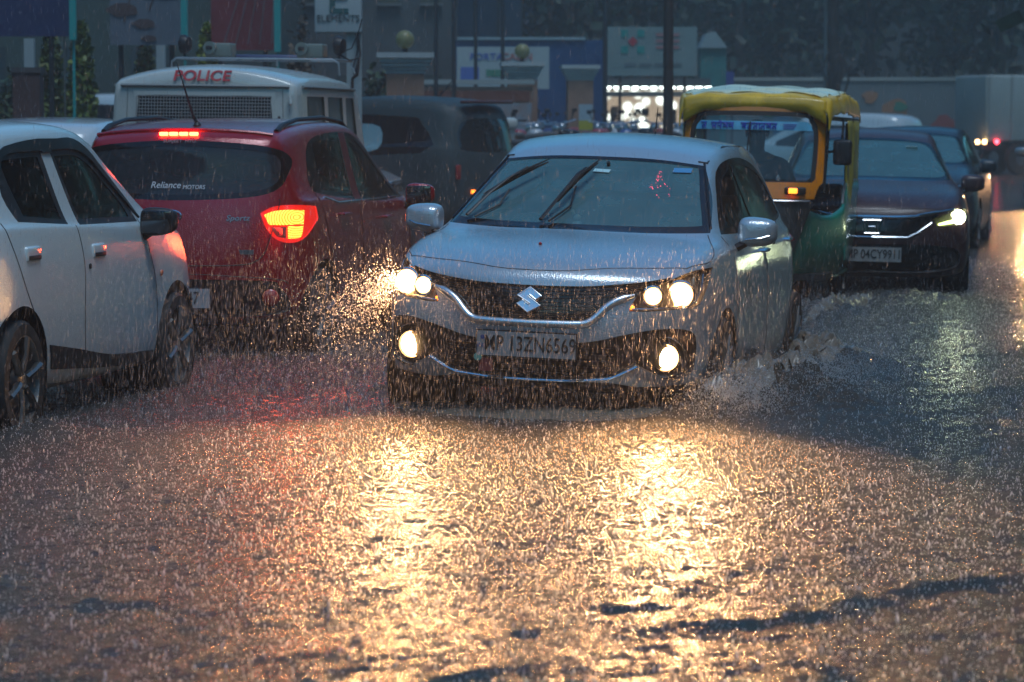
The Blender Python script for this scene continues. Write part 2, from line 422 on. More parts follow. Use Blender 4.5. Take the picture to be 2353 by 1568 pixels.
orange_lens = mat('orange_lens', (.7, .12, .02), .2, coat=1)
reflector = mat('lamp_reflector', (.20, .17, .14), .2, metal=.6, bump=.4, bscale=40)
seat_m = mat('seat_fabric', (.09, .095, .10), .9)
trim_m = mat('cabin_trim', (.03, .033, .035), .7)
film = mat('white_print', (.75, .76, .78), .6)
windscreen_g = glass_mat('windscreen_glass', (.50, .62, .64), dirt_sheen=.34, dirt_sheen_col=(.18, .42, .47))  # teal film tone stands in for sky mirrored in the windscreen
tint_g = glass_mat('tinted_glass', (.10, .13, .13), dirt_sheen=.008, dirt_sheen_col=(.2, .25, .25))
mid_g = glass_mat('side_glass', (.22, .27, .27), dirt_sheen=.012, dirt_sheen_col=(.2, .25, .25))
rear_g = glass_mat('rear_glass', (.22, .26, .28), dirt_sheen=.20, dirt_sheen_col=(.13, .18, .22))  # blue-grey film tone painted for reflection on the rear glass

def mirrored(pts): return pts + [(-x, z) for x, z in reversed(pts) if abs(x) > 1e-6]
def sym(pts, n=4): return smooth_poly(mirrored(pts), n)

def wheel(parent, x, y, r=.30, w=.19, sp=5, style=0):
    s = 1 if x > 0 else -1; M = Matrix.Translation((x, y, r))
    a = w / 2
    t = MB().lathe([(r - .075, -a), (r - .02, -a), (r - .004, -a * .8), (r, -a * .4), (r, a * .4), (r - .004, a * .8), (r - .02, a), (r - .075, a)], 40, M).build('wheel', rubber, parent)
    ro = r - .07; m = MB()
    m.lathe([(ro + .012, s * a), (ro - .012, s * a * .98), (ro - .022, s * a * .5), (ro - .03, -s * a * .6)], 36, M)
    for k in range(sp):
        an = 2 * PI * k / sp + .3
        for d in ((-.16, .16) if style else (0,)):
            p0 = Vector((s * a * .80, .045 * math.cos(an + d * 1.6), .045 * math.sin(an + d * 1.6))); p1 = Vector((s * a * .92, (ro - .01) * math.cos(an + d), (ro - .01) * math.sin(an + d)))
            m.tube([M @ p0, M @ ((p0 + p1) / 2 + Vector((s * .008, 0, 0))), M @ p1], [.024, .02, .026] if not style else [.016, .013, .014], 6, flat=.6)
    m.lathe([(0, s * a * .95), (.035, s * a * .93), (.055, s * a * .8), (.06, s * a * .4)], 20, M)
    m.build('rim', alloy, t)
    MB().lathe([(0, s * a * .1), (ro - .03, s * a * .1)], 28, M).lathe([(0, s * a * .30), (ro - .09, s * a * .30), (ro - .09, s * a * .2)], 28, M).build('brake_disc', mat('brake_disc', (.12, .11, .1), .5, metal=.7), t)
    return t
def liner_mb(mb, x, y, r, depth=.34):
    s = 1 if x > 0 else -1; n = 28
    prof = [(r, x), (r, x - s * depth), (0, x - s * depth)]
    return mb.lathe(prof, n, Matrix.Translation((0, y, .31)))
def arch(y, r=.345, z=.31, n=36): return [(y + r * math.cos(2 * PI * k / n), z + r * math.sin(2 * PI * k / n)) for k in range(n)]
def side_mirror(parent, b, y, z, side, paint, x0, facing='front', sc_=1.0):
    """door mirror: shell, arm, glass"""
    s = side; m = MB(); bm = bmesh.new(); bmesh.ops.create_cube(bm, size=1); bmesh.ops.subdivide_edges(bm, edges=bm.edges[:], cuts=1, use_grid_fill=True)
    for v in bm.verts:
        q = v.co.copy(); v.co = Vector((q.x * .215, q.y * .13 * (1 - .35 * max(0, q.x * s) * 2), q.z * .165 * (1 - .28 * max(0, q.x * s) * 2 * (1 if q.z < 0 else .6))))
        if q.y > .3: v.co.x *= .86; v.co.z *= .74
    M = Matrix.Translation((x0 + s * .13 * sc_, y, z)) @ Matrix.Diagonal((sc_, sc_, sc_, 1)); m.bm(bm, M)
    sh = m.build('mirror', paint, parent, sub=2, angle=180)
    c = Vector((x0 + s * .13 * sc_, y, z))
    MB().tube([(x0 - s * .05, y + .02, z - .13), (x0 + s * .0, y + .015, z - .10), c + Vector((-s * .06, .01, -.06))], [.05, .04, .035], 10, flat=.6).build('mirror_arm', black, sh)
    MB().box(c + Vector((0, -.058 * sc_, 0)), (.175 * sc_, .012, .125 * sc_), bev=.02).build('mirror_glass', mat('mirror_glass', (.10, .11, .12), .05, metal=.9), sh)
    return sh
def handle(parent, b, y, z, side, m, L=.17, name='door_handle'):
    ax = 'right' if side > 0 else 'left'; p = b.hit(ax, y, z); q = b.hit(ax, y - L * .5, z); r = b.hit(ax, y + L * .5, z)
    if None in (p, q, r): return
    o = Vector((side * .028, 0, 0))
    MB().tube([q - o * .1, q + o * .8, p + o, r + o * .8, r - o * .1], [.012, .014, .015, .014, .012], 8, flat=.7).build(name, m, parent)
def plate(parent, P, txt, face=1, w=.5, h=.12, hh=.075, tilt=0, two=None):
    """number plate; face=+1 looks along local +y"""
    M = Matrix.Translation(P) @ Matrix.Rotation(PI if face > 0 else 0, 4, 'Z') @ Matrix.Rotation(tilt, 4, 'X')
    m = MB(); bm = bmesh.new(); bmesh.ops.create_cube(bm, size=1)
    for v in bm.verts: v.co = Vector((v.co.x * w, v.co.y * .006, v.co.z * h))
    m.bm(bm, M); o = m.build('number_plate', plate_m, parent, smooth=False)
    MB().box((0, .004, 0), (w + .016, .006, h + .016)).add([], []).build('plate_frame', black, o).matrix_local = M
    t = text_mb(txt, hh, .003, M @ Matrix.Translation((.02 if w > .3 else 0, -.0045, 0)), bold=.008, sx=.74)
    t.build('plate_letters', ink, o, smooth=False, fix=False)
    if w > .4:
        e = MB(); e.lathe([(0, 0), (.011, 0)], 12, M @ Matrix.Translation((-w / 2 + .028, -.0045, .03)), axis='y'); text_mb('IND', .022, .002, M @ Matrix.Translation((-w / 2 + .028, -.0045, -.012)), mb=e)
        e.build('plate_emblem', mat('blue_ink', (.05, .08, .25), .5), o, smooth=False, fix=False)
    return o
def spot(parent, loc, aim, energy, col, size, blend=.5, rad=.04):
    l = bpy.data.lights.new('headlamp_beam', 'SPOT'); l.energy = energy; l.color = col; l.spot_size = size; l.spot_blend = blend; l.shadow_soft_size = rad
    o = bpy.data.objects.new('headlamp_beam', l); link(o, parent); o.location = loc
    o.rotation_euler = Vector(aim).to_track_quat('-Z', 'Y').to_euler(); return o
def disc_mb(P, n_dir, r, bulge=.3, n=24, mb=None):
    mb = mb or MB(); q = Vector(n_dir).to_track_quat('Z', 'Y').to_matrix().to_4x4()
    prof = [(r * math.cos(a), r * bulge * math.sin(a)) for a in [PI / 2 * k / 5 for k in range(6)]]
    return mb.lathe(prof, n, Matrix.Translation(P) @ q, axis='z')
def cabin(parent, y0=.55, zs=0.0, col=None):
    """floor tub, dashboard, wheel and seats seen through the glass"""
    m = MB(); m.box((0, -.2, .42), (1.40, 2.5, .06)); m.build('cabin_floor', trim_m, parent, smooth=False)
    MB().box((0, y0 + .22, .84), (1.42, .42, .26), bev=.08).box((0, y0 + .12, .99), (.42, .16, .07), bev=.03).build('dashboard', trim_m, parent)
    for x, y in ((-.36, -.05), (.36, -.05)):
        s = MB(); s.box((x, y + .1, .56), (.50, .52, .2), bev=.07); s.box((x, y - .22, .86), (.48, .16, .62), rot=(R(14), 0, 0), bev=.07)
        s.box((x, y - .31, 1.23), (.25, .1, .17), bev=.045).tube([(x - .05, y - .28, 1.12), (x - .05, y - .3, 1.2)], .008).tube([(x + .05, y - .28, 1.12), (x + .05, y - .3, 1.2)], .008)
        s.build('seat', seat_m, parent)
    s = MB(); s.box((0, -1.0, .56), (1.3, .5, .2), bev=.07); s.box((0, -1.28, .86), (1.28, .15, .6), rot=(R(16), 0, 0), bev=.06)
    for x in (-.4, .4): s.box((x, -1.36, 1.2), (.24, .08, .13), bev=.035)
    s.build('rear_seat', seat_m, parent)
    w = MB(); n = 28; M = Matrix.Translation((.36, y0 - .08, .90)) @ Matrix.Rotation(R(-62), 4, 'X')
    w.tube([M @ Vector((.18 * math.cos(2 * PI * k / n), .18 * math.sin(2 * PI * k / n), 0)) for k in range(n + 1)], .015, 8)
    w.tube([M @ Vector((-.17, 0, 0)), M @ Vector((0, 0, -.03)), M @ Vector((.17, 0, 0))], .02, 6).tube([M @ Vector((0, 0, -.03)), M @ Vector((0, -.17, 0))], .018, 6)
    w.build('steering_wheel', black, parent)

# ------------------------------------------------------------------ 1. the silver hatchback in front
def silver_car():
    paint = mat('silver_paint', (.56, .61, .64), .30, metal=.55, coat=1, bump=.28, bscale=130)
    root = empty('hatchback_car', (.53, 17.0, -.12), PI - .235, -.035, label='silver hatchback with both headlights and fog lamps blazing, driving through floodwater', cat='car')
    b = Body(HATCH, HATCH_NOSE, HATCH_TAIL, 3, cs=CS, cr={4: .3, 6: .5, 8: .4})
    # bonnet
    hood = [(0, 1.938), (-.218, 1.912), (-.516, 1.775), (-.713, 1.627), (-.713, 1.627), (-.78, 1.44), (-.785, 1.249), (-.734, 1.049), (-.70, .955), (-.70, .955), (-.37, 1.06), (0, 1.082)]
    hp = smooth_poly(hood + [(-x, y) for x, y in reversed(hood) if abs(x) > 1e-6], 3)
    b.region('hood', 'top', hp)
    b.region('wframe', 'front', sym([(0, 1.388), (-.30, 1.382), (-.556, 1.356), (-.556, 1.356), (-.64, 1.20), (-.705, 1.02), (-.705, 1.02), (-.40, 1.012), (0, 1.016)][::-1]))
    b.region('wscreen', 'front', sym([(0, 1.374), (-.30, 1.368), (-.50, 1.350), (-.535, 1.33), (-.59, 1.20), (-.648, 1.075), (-.63, 1.052), (-.35, 1.042), (0, 1.042)][::-1]))
    gtop = [(0, .771), (.16, .773), (.31, .779), (.53, .803), (.665, .828)]; gbot = [(.59, .768), (.50, .748), (.435, .725), (.385, .695), (.335, .648), (.285, .615), (.22, .606), (0, .604)]
    b.region('chrome', 'front', sym(gtop + gtop[-1:] + [(.60, .752), (.50, .728), (.43, .703), (.375, .655), (.325, .600), (.26, .577), (.19, .573), (0, .572)]))
    b.region('grille', 'front', sym(gtop + gtop[-1:] + gbot))
    dark = [(0, .488), (.24, .497), (.35, .512), (.46, .541), (.62, .573), (.74, .570), (.782, .53), (.782, .42), (.765, .35), (.70, .322), (.61, .346), (.525, .396), (.525, .396), (.45, .352), (.385, .326), (.19, .310), (0, .308)]
    b.region('intake', 'front', sym(dark, 3))
    b.region('lower', 'front', [(-.95, .02), (.95, .02), (.95, .285), (.80, .30), (.62, .283), (.52, .279), (.40, .300), (.19, .297), (0, .297), (-.19, .297), (-.40, .300), (-.52, .279), (-.62, .283), (-.80, .30), (-.95, .285)])
    hl = smooth_poly([(.803, .868), (.803, .868), (.75, .858), (.692, .832), (.60, .785), (.535, .755), (.50, .70), (.487, .662), (.487, .662), (.55, .659), (.64, .666), (.74, .676), (.79, .695), (.806, .78)], 3)
    for s in (1, -1): b.region('headlight' + 'LR'[s < 0], 'front', [(x * s, z) for x, z in hl])
    out = {}
    for ax, s in (('right', 1), ('left', -1)):
        b.region('doorf' + ax, ax, smooth_poly([(.84, .985), (.84, .985), (.90, .60), (.82, .30), (.82, .30), (-.15, .27), (-.15, .27), (-.11, .6), (-.12, .985), (-.12, .985)], 4))
        b.region('doorr' + ax, ax, smooth_poly([(-.13, .985), (-.13, .985), (-.12, .6), (-.16, .27), (-.16, .27), (-.86, .29), (-.93, .46), (-1.15, .70), (-1.27, 1.02), (-1.27, 1.02)], 4))
        b.region('sframe' + ax, ax, smooth_poly([(.80, 1.01), (.80, 1.01), (.50, 1.17), (.22, 1.325), (-.05, 1.385), (-.5, 1.392), (-.95, 1.34), (-1.25, 1.23), (-1.44, 1.07), (-1.44, 1.07), (-.9, 1.03), (0, 1.003)], 4))
        b.region('windowf' + ax, ax, smooth_poly([(.60, 1.045), (.60, 1.045), (.42, 1.165), (.19, 1.285), (-.05, 1.345), (-.10, 1.35), (-.10, 1.35), (-.10, 1.03), (-.10, 1.03), (.3, 1.035)], 3))
        b.region('windowr' + ax, ax, smooth_poly([(-.20, 1.035), (-.20, 1.035), (-.20, 1.353), (-.20, 1.353), (-.5, 1.352), (-.90, 1.31), (-1.05, 1.255), (-1.16, 1.17), (-1.20, 1.065), (-1.20, 1.065)], 3))
        b.region('hole', ax, arch(1.20)); b.region('hole', ax, arch(-1.32))
    b.region('rglass', 'rear', sym([(0, 1.39), (-.35, 1.37), (-.50, 1.30), (-.55, 1.15), (-.40, 1.09), (0, 1.08)][::-1]))
    spec = {'body': ('body', paint, 0, None), 'hood': ('hood', paint, 0, None), 'wframe': ('windscreen_frame', gloss_black, 0, None), 'wscreen': ('windscreen', windscreen_g, .004, None),
            'chrome': ('grille_trim', chrome, -.006, None), 'grille': ('grille', gloss_black, .02, None), 'intake': ('lower_grille', black, .03, None), 'lower': ('bumper_valance', black, .012, None),
            'headlightL': ('headlight', reflector, .035, None), 'headlightR': ('headlight', reflector, .035, None), 'rglass': ('rear_window', rear_g, .004, None)}
    for ax in ('right', 'left'):
        spec.update({'doorf' + ax: ('door', paint, 0, None), 'doorr' + ax: ('door', paint, 0, None), 'sframe' + ax: ('window_frame', gloss_black, 0, None), 'windowf' + ax: ('window', tint_g, .004, None), 'windowr' + ax: ('window', tint_g, .004, None)})
    out = b.emit(spec, root)
    # panel gaps
    g = MB()
    hg = hood[:4] + hood[4:9]; b.line('top', [(x, y) for x, y in hood[:9]], .0028, mb=g); b.line('top', [(-x, y) for x, y in hood[:9]], .0028, mb=g)
    for ax in ('right', 'left'):
        b.line(ax, [(.83, 1.0), (.90, .62), (.85, .42), (.80, .28), (-.15, .255)], .0026, mb=g); b.line(ax, [(-.125, 1.0), (-.115, .6), (-.155, .27)], .0026, mb=g)
        b.line(ax, [(-1.27, 1.04), (-1.16, .72), (-.94, .47), (-.86, .29), (-.16, .26)], .0026, mb=g)
        b.line(ax, [(-1.62, .92), (-1.60, .60)], .0026, mb=g)
    g.build('panel_gap', black, root)
    for s in (1, -1):
        m = MB(); P = [Vector((s * .60, .25, 0)), Vector((s * .605, -.2, 0)), Vector((s * .60, -.8, 0)), Vector((s * .55, -1.3, 0))]
        pts = [b.hit('top', p.x * .93, p.y, .0015) for p in P]; pts = [b.hit('top', s * .515, .27, .001)] + pts
        m.tube([p for p in pts if p], .006, 6).build('roof_gutter', black, root)
        pts = [b.hit('front', s * (.548 + (1.365 - z) * .46), z, .002) for z in (1.365, 1.28, 1.18, 1.10, 1.04)]
        MB().tube([p for p in pts if p], .007, 6).build('pillar_trim', gloss_black, root)
    # lamps
    for s in (1, -1):
        h = out['headlight' + ('L' if s > 0 else 'R')]
        for (x, z, r, name) in ((.715, .745, .062, 'lamp'), (.595, .738, .042, 'lamp')):
            P = b.hit('front', s * x, z, -.012)
            disc_mb(P, (s * .25, 1, .02), r * .74, .35).build(name, lamp_warm, h); MB().lathe([(r * .72, -.004), (r, .006)], 28, Matrix.Translation(P) @ Vector((s * .25, 1, .02)).to_track_quat('Z', 'Y').to_matrix().to_4x4(), axis='z').build('lamp_glow_ring', lamp_halo, h)  # the outer ring is added glow round the disc, not a bowl
            MB().lathe([(r + .014, -.03), (r + .012, .004), (r + .004, .008), (r + .002, -.02)], 28, Matrix.Translation(P) @ Vector((s * .25, 1, .02)).to_track_quat('Z', 'Y').to_matrix().to_4x4(), axis='z').build('lamp_ring', chrome, h)
        P = b.hit('front', s * .50, .682, -.016); MB().box(P, (.03, .016, .022), rot=(0, s * .35, 0), bev=.006).build('turn_signal', lamp_amber, h)
        m = MB(); pts = [b.hit('front', s * x, z, -.006) for x, z in ((.50, .672), (.60, .674), (.70, .682), (.775, .705), (.79, .77), (.785, .84))]; m.tube(pts, .005, 6).build('light_guide', chrome, h)
        # fog lamp in its round bowl
        c = b.hit('front', s * .655, .43, 0); f = MB(); M = Matrix.Translation(c + Vector((0, -.01, 0))) @ Vector((s * .12, 1, 0)).to_track_quat('Z', 'Y').to_matrix().to_4x4()
        f.lathe([(.106, -.01), (.10, -.006), (.085, -.02), (.07, -.05), (0, -.055)], 30, M, axis='z'); fo = f.build('fog_lamp_bowl', black, root)
        disc_mb(M @ Vector((0, 0, -.03)), (s * .12, 1, 0), .052, .45).build('fog_lamp', lamp_warm, fo); MB().lathe([(.050, -.034), (.068, -.022)], 28, M, axis='z').build('lamp_glow_ring', lamp_halo, fo)
        MB().lathe([(.074, -.04), (.076, -.012), (.068, -.008), (.064, -.03)], 28, M, axis='z').build('lamp_ring', black, fo)
        spot(root, b.hit('front', s * .715, .745, .03), (s * .02, 1, -.01), 78, (1, .49, .20), R(90), 1.0)
        spot(root, c + Vector((0, .05, 0)), (0, 1, -.10), 12, (1, .48, .17), R(110), 1.0)
    gb = [(.505, .738), (.435, .713), (.382, .680), (.335, .630), (.290, .597), (.22, .588), (0, .586)]
    pts = [b.hit('front', x, z, .008) for x, z in smooth_poly(gb + [(-x, z) for x, z in reversed(gb[:-1])], 3, False)]; m = MB(); m.tube([p for p in pts if p], [.008, .012] + [.019] * (len(pts) - 4) + [.012, .008], 10, flat=1.0); m.build('chrome_strip', bright_chrome, root)
    # emblem
    S = [(-.5, .16), (0, .5), (.5, .16), (.28, .01), (0, .20), (-.07, .15), (.5, -.22), (0, -.5), (-.5, -.16), (-.28, -.01), (0, -.20), (.07, -.15)]
    c = b.hit('front', 0, .695, .008); k = .132
    e = MB(); e.prism([(-x * k * .92, z * k) for x, z in S], -.005, .012, Matrix.Translation(c) @ Matrix.Rotation(R(22), 4, 'X'), axis='y'); eo = e.build('emblem', bright_chrome, root, smooth=False); MB().tube([Matrix.Translation(c) @ Matrix.Rotation(R(22), 4, 'X') @ Vector((-x * k * .92, .012, z * k)) for x, z in S + S[:1]], .0035, 6).build('emblem_edge', bright_chrome, eo)
    # lines of the grille mesh
    m = MB()
    for k in range(9):
        z = .765 - k * .018; hw = .60 if z > .745 else (.36 + (z - .61) * 1.5 if z > .62 else .27)
        pts = [b.hit('front', x * hw, z + (.035 * abs(x) ** 2 * (k < 4)), -.014) for x in np.linspace(-1, 1, 13)]; m.tube([p for p in pts if p], .0022, 5)
    m.build('grille_bars', black, root)
    m = MB()
    for k in range(5):
        z = .47 - k * .034; pts = [b.hit('front', x, z, -.018) for x in np.linspace(-.44 + k * .01, .44 - k * .01, 9)]; m.tube([p for p in pts if p], .006, 5)
    m.build('lower_grille_bars', gloss_black, root)
    m = MB(); pts = [b.hit('front', x, z, .004) for x, z in ((-.53, .385), (-.45, .343), (-.385, .318), (-.2, .303), (0, .301), (.2, .303), (.385, .318), (.45, .343), (.53, .385))]; m.tube(pts, .006, 6).build('lower_trim', chrome, root)
    # silver crease bars over the fog lamps
    P = b.hit('front', 0, .48, .02); plate(root, P + Vector((0, .012, -.0)), 'MP 13ZN6569', 1, hh=.074, tilt=.05)
    MB().prism([(-.03, -.055), (.04, -.055), (.04, .01), (-.03, .01)], 0, .006, Matrix.Translation(P + Vector((.20, .0, -.085))), axis='y').build('tow_cap', mat('dull_red', (.20, .03, .03), .6), root, smooth=False)
    MB().tube([P + Vector((.245, .002, -.07)), P + Vector((.245, .012, -.07))], .02, 16).build('emission_badge', mat('green_sticker', (.12, .35, .28), .5), root)
    # wipers
    wip = lambda pts, off: [b.hit('front', x, z, o) for (x, z), o in zip(pts, off)]
    for A, Bl in ((((.60, 1.045), (.50, 1.12), (.42, 1.19), (.35, 1.25)), ((.545, 1.115), (.40, 1.215), (.265, 1.305))), (((.178, 1.04), (.105, 1.13), (.06, 1.22), (.03, 1.26)), ((.12, 1.11), (.055, 1.22), (-.008, 1.31)))):
        w = MB(); w.tube(wip(A, (.02, .07, .085, .08)), [.014, .011, .009, .007], 6, flat=.6); wo = w.build('wiper', black, root)
        pts = wip(Bl, (.045, .06, .05)); MB().tube(pts, [.005, .012, .004], 6).tube([p + Vector((-.01, .012, .018)) for p in pts], [.004, .009, .003], 6).build('wiper_blade', rubber, wo)
        a0 = wip(A, (.012,) * 4); MB().tube([a0[0] + Vector((-.045, .01, 0)), a0[1] + Vector((-.05, .03, -.01)), a0[2] + Vector((-.0, .06, 0))], .006, 5).build('wiper_link', black, wo)
    # cabin
    cabin(root)
    MB().box((-.05, .40, 1.285), (.22, .03, .07), bev=.02).tube([(-.05, .40, 1.31), (-.05, .44, 1.36)], .01).build('inside_mirror', black, root)
    st = MB(); 
    for (x0, x1, z0, z1) in ((-.50, -.405, 1.315, 1.338),):
        q = [b.hit('front', x, z, .004) for x, z in ((x0, z0), (x1, z0), (x1, z1), (x0, z1))]; st.add(q, [(0, 1, 2, 3)])
    st.build('toll_sticker', mat('blue_sticker', (.08, .30, .55), .4), root, smooth=False)
    st = MB(); q = [b.hit('front', x, z, .004) for x, z in ((.02, 1.305), (-.07, 1.302), (-.075, 1.318), (.015, 1.32))]; st.add(q, [(0, 1, 2, 3)]).build('pass_sticker', mat('pale_sticker', (.5, .75, .75), .4), root, smooth=False)
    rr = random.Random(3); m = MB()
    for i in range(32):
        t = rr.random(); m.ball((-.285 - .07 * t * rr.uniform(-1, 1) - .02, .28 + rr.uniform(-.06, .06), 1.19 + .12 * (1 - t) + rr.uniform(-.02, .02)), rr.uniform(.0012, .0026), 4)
    m.build('red_glints', mat('red_glint', (.8, .02, .05), .3, emit=(1, .04, .08), es=3), root)  # red glints in the windscreen, added as emissive dots inside the cabin
    MB().ball((.02, .86, 1.02), .03, 8, (1, 1, 1.3)).ball((.02, .86, 1.065), .022, 8).tube([(.0, .86, 1.085), (-.008, .86, 1.11)], .008).tube([(.04, .86, 1.085), (.048, .86, 1.11)], .008).build('dashboard_figurine', mat('figurine', (.45, .45, .38), .5), root)
    for s in (1, -1):
        sh = side_mirror(root, b, .66, 1.025, s, paint, s * .785); handle(root, b, -.02, .90, s, chrome); handle(root, b, -.98, .925, s, chrome)
        MB().tube([(s * .86, .731, .985), (s * .94, .728, .995), (s * .985, .70, 1.01)], .005, 6).build('repeater_strip', chrome, sh)
        for y in (1.20, -1.32): wheel(root, s * .765, y, .305, .19, 8, 1)
        MB().tube([b.hit('right' if s > 0 else 'left', y, .30, .004) for y in (.8, .3, -.3, -.9)], .012, 6).build('sill_trim', black, root)
    for s in (1, -1):
        for y in (1.20, -1.32): liner_mb(MB(), s * .85, y, .347).build('wheel_arch_liner', liner, root)
    for s in (1, -1):
        pts = [b.hit('rear', s * x, z, .006) for x, z in ((.60, .98), (.70, .96), (.78, .90))]
        MB().tube([p for p in pts if p], .03, 8, flat=.5).build('tail_light', red_lens, root)
    MB().tube([b.hit('top', 0, -1.15, 0), b.hit('top', 0, -1.15, 0) + Vector((0, -.06, .17))], [.006, .002], 6).build('antenna', black, root)
    MB().ball(b.hit('front', .045, .955, .004) or Vector((.04, 1.4, .97)), .009, 6).build('bonnet_droplet', mat('red_dot', (.45, .02, .03), .4), root)
    return root

# ------------------------------------------------------------------ 2. the red hatchback
def city_sides(b, front=True, glass='w', outl=None):
    for ax in ('right', 'left'):
        b.region('doorf' + ax, ax, smooth_poly([(.93, .97), (.93, .97), (.95, .60), (.88, .30), (.88, .30), (-.30, .25), (-.30, .25), (-.27, .6), (-.29, 1.0), (-.29, 1.0)], 3))
        b.region('doorr' + ax, ax, smooth_poly([(-.31, 1.0), (-.31, 1.0), (-.29, .6), (-.32, .25), (-.32, .25), (-.80, .27), (-.88, .42), (-1.02, .62), (-1.20, 1.04), (-1.20, 1.04)], 3))
def red_car():
    paint = mat('red_paint', (.36, .004, .010), .2, metal=.15, coat=1, bump=.28, bscale=130)
    root = empty('hatchback_car', (-1.74, 20.8, -.06), -.22, label='dark red hatchback braking with its right tail lamp glowing, black roof rails and roof aerial', cat='car')
    b = Body(CITY, CITY_NOSE, CITY_TAIL, 3, cs={5: .55, 6: .35, 7: .35, 0: .3}, cr={4: .3, 6: .45, 8: .45})
    city_sides(b)
    b.region('tailgate', 'rear', sym([(0, 1.42), (.45, 1.405), (.63, 1.36), (.69, 1.22), (.67, 1.10), (.645, 1.0), (.60, .76), (.53, .65), (.40, .62), (0, .617)], 4))
    rg = [(0, 1.398), (.40, 1.378), (.60, 1.348), (.662, 1.30), (.682, 1.215), (.661, 1.12), (.584, 1.065), (.426, 1.037), (.141, 1.024), (0, 1.022)]
    b.region('rframe', 'rear', sym(rg, 4)); b.region('rglass', 'rear', smooth_poly(shrink(sym(rg, 3), .035), 1))
    tl = smooth_poly([(.546, .942), (.546, .942), (.608, .979), (.687, .992), (.782, .985), (.806, .951), (.806, .867), (.782, .793), (.732, .757), (.656, .769), (.589, .837)], 3)
    for s in (1, -1): b.region('tl' + 'RL'[s < 0], 'rear', [(x * s, z) for x, z in tl])
    b.region('bdark', 'rear', sym([(0, .531), (.571, .521), (.652, .481), (.702, .391), (.677, .322), (.49, .294), (0, .281)], 4))
    b.region('lower', 'rear', [(-.95, 0), (.95, 0), (.95, .23), (-.95, .23)])
    for ax in ('right', 'left'):
        side = smooth_poly([(-1.25, 1.10), (-1.20, 1.23), (-1.10, 1.35), (-.90, 1.415), (-.41, 1.445), (0, 1.43), (.36, 1.345), (.72, 1.16), (1.03, .985), (1.03, .985), (.4, .975), (-.25, .99), (-1.08, 1.05)], 4)
        b.region('sframe' + ax, ax, side)
        b.region('windowf' + ax, ax, smooth_poly([(-.17, 1.02), (-.17, 1.02), (-.15, 1.405), (-.15, 1.405), (.05, 1.39), (.36, 1.30), (.66, 1.14), (.86, 1.01), (.86, 1.01)], 3))
        b.region('windowr' + ax, ax, smooth_poly([(-.40, 1.025), (-.40, 1.025), (-.35, 1.412), (-.35, 1.412), (-.9, 1.385), (-.98, 1.36), (-.98, 1.36), (-1.03, 1.08), (-1.03, 1.08)], 3))
        b.region('bp' + ax, ax, [(-.37, 1.0), (-.20, 1.0), (-.17, 1.44), (-.33, 1.44)])
        b.region('hole', ax, arch(1.25, .33)); b.region('hole', ax, arch(-1.17, .33))
    b.region('fscreen', 'front', sym([(0, 1.40), (.45, 1.38), (.56, 1.33), (.64, 1.10), (.4, 1.06), (0, 1.05)]))
    spec = {'body': ('body', paint, 0, None), 'tailgate': ('tailgate', paint, 0, None), 'rframe': ('rear_window_frame', gloss_black, 0, None), 'rglass': ('rear_window', rear_g, .003, None),
            'tlR': ('tail_light', mat('red_lens_lit', (.45, .01, .008), .15, coat=1, emit=(1, .02, .01), es=.25), .006, None), 'tlL': ('tail_light', red_lens, .006, None), 'bdark': ('bumper_insert', black, .02, None), 'lower': ('bumper_valance', black, .01, None), 'fscreen': ('windscreen', windscreen_g, .003, None)}
    for ax in ('right', 'left'):
        spec.update({'doorf' + ax: ('door', paint, 0, None), 'doorr' + ax: ('door', paint, 0, None), 'sframe' + ax: ('window_frame', gloss_black, 0, None), 'windowf' + ax: ('window', mid_g, .003, None), 'windowr' + ax: ('window', mid_g, .003, None), 'bp' + ax: ('door_pillar', mat('dull_red_pillar', (.12, .012, .015), .4), 0, None)})
    out = b.emit(spec, root)
    g = MB(); b.line('rear', [(.645, 1.03), (.648, .988), (.594, .741), (.531, .647), (.396, .62), (0, .617), (-.396, .62), (-.531, .647), (-.594, .741)], .003, mb=g)
    b.line('rear', [(-.62, .52), (0, .565), (.596, .535), (.70, .50)], .0025, mb=g)
    for ax in ('right', 'left'):
        b.line(ax, [(.97, .97), (.99, .62), (.90, .27), (-.3, .235)], .0026, mb=g); b.line(ax, [(-.30, 1.0), (-.28, .6), (-.31, .25)], .0026, mb=g); b.line(ax, [(-1.20, 1.06), (-1.03, .64), (-.89, .43), (-.80, .26), (-.32, .24)], .0026, mb=g)
    g.build('panel_gap', black, root)
    MB().tube([b.hit('right', y, .99 + (y < -.9) * .04, .003) for y in (-1.06, -.8, -.3, .3, .9)], .006, 6).build('window_trim', chrome, root)
    # lit right lamp: amber upper bank and lower block
    t = out['tlR']
    def patch(name, pts, m, off, ax='rear'):
        pp = smooth_poly(pts, 3); c = (sum(p[0] for p in pp) / len(pp), sum(p[1] for p in pp) / len(pp))
        rings = [pp, [(c[0] + (p[0] - c[0]) * .5, c[1] + (p[1] - c[1]) * .5) for p in pp]]; v = []; f = []
        for k, rg_ in enumerate(rings): v += [b.hit(ax, p[0], p[1], off + .006 * k) for p in rg_]
        v.append(b.hit(ax, c[0], c[1], off + .008)); n = len(pp)
        for i in range(n): f += [(i, (i + 1) % n, n + (i + 1) % n, n + i), (n + i, n + (i + 1) % n, 2 * n)]
        return MB().add(v, f).build(name, m, t if ax == 'rear' else root)
    tm = tail_lit
    patch('brake_light', [(.568, .932), (.568, .932), (.62, .955), (.70, .962), (.768, .956), (.768, .956), (.768, .87), (.768, .87), (.68, .868), (.60, .870), (.60, .870)], tm, .002)
    patch('brake_light', [(.697, .860), (.697, .860), (.768, .858), (.768, .858), (.762, .80), (.745, .783), (.70, .783), (.70, .783)], tm, .002)
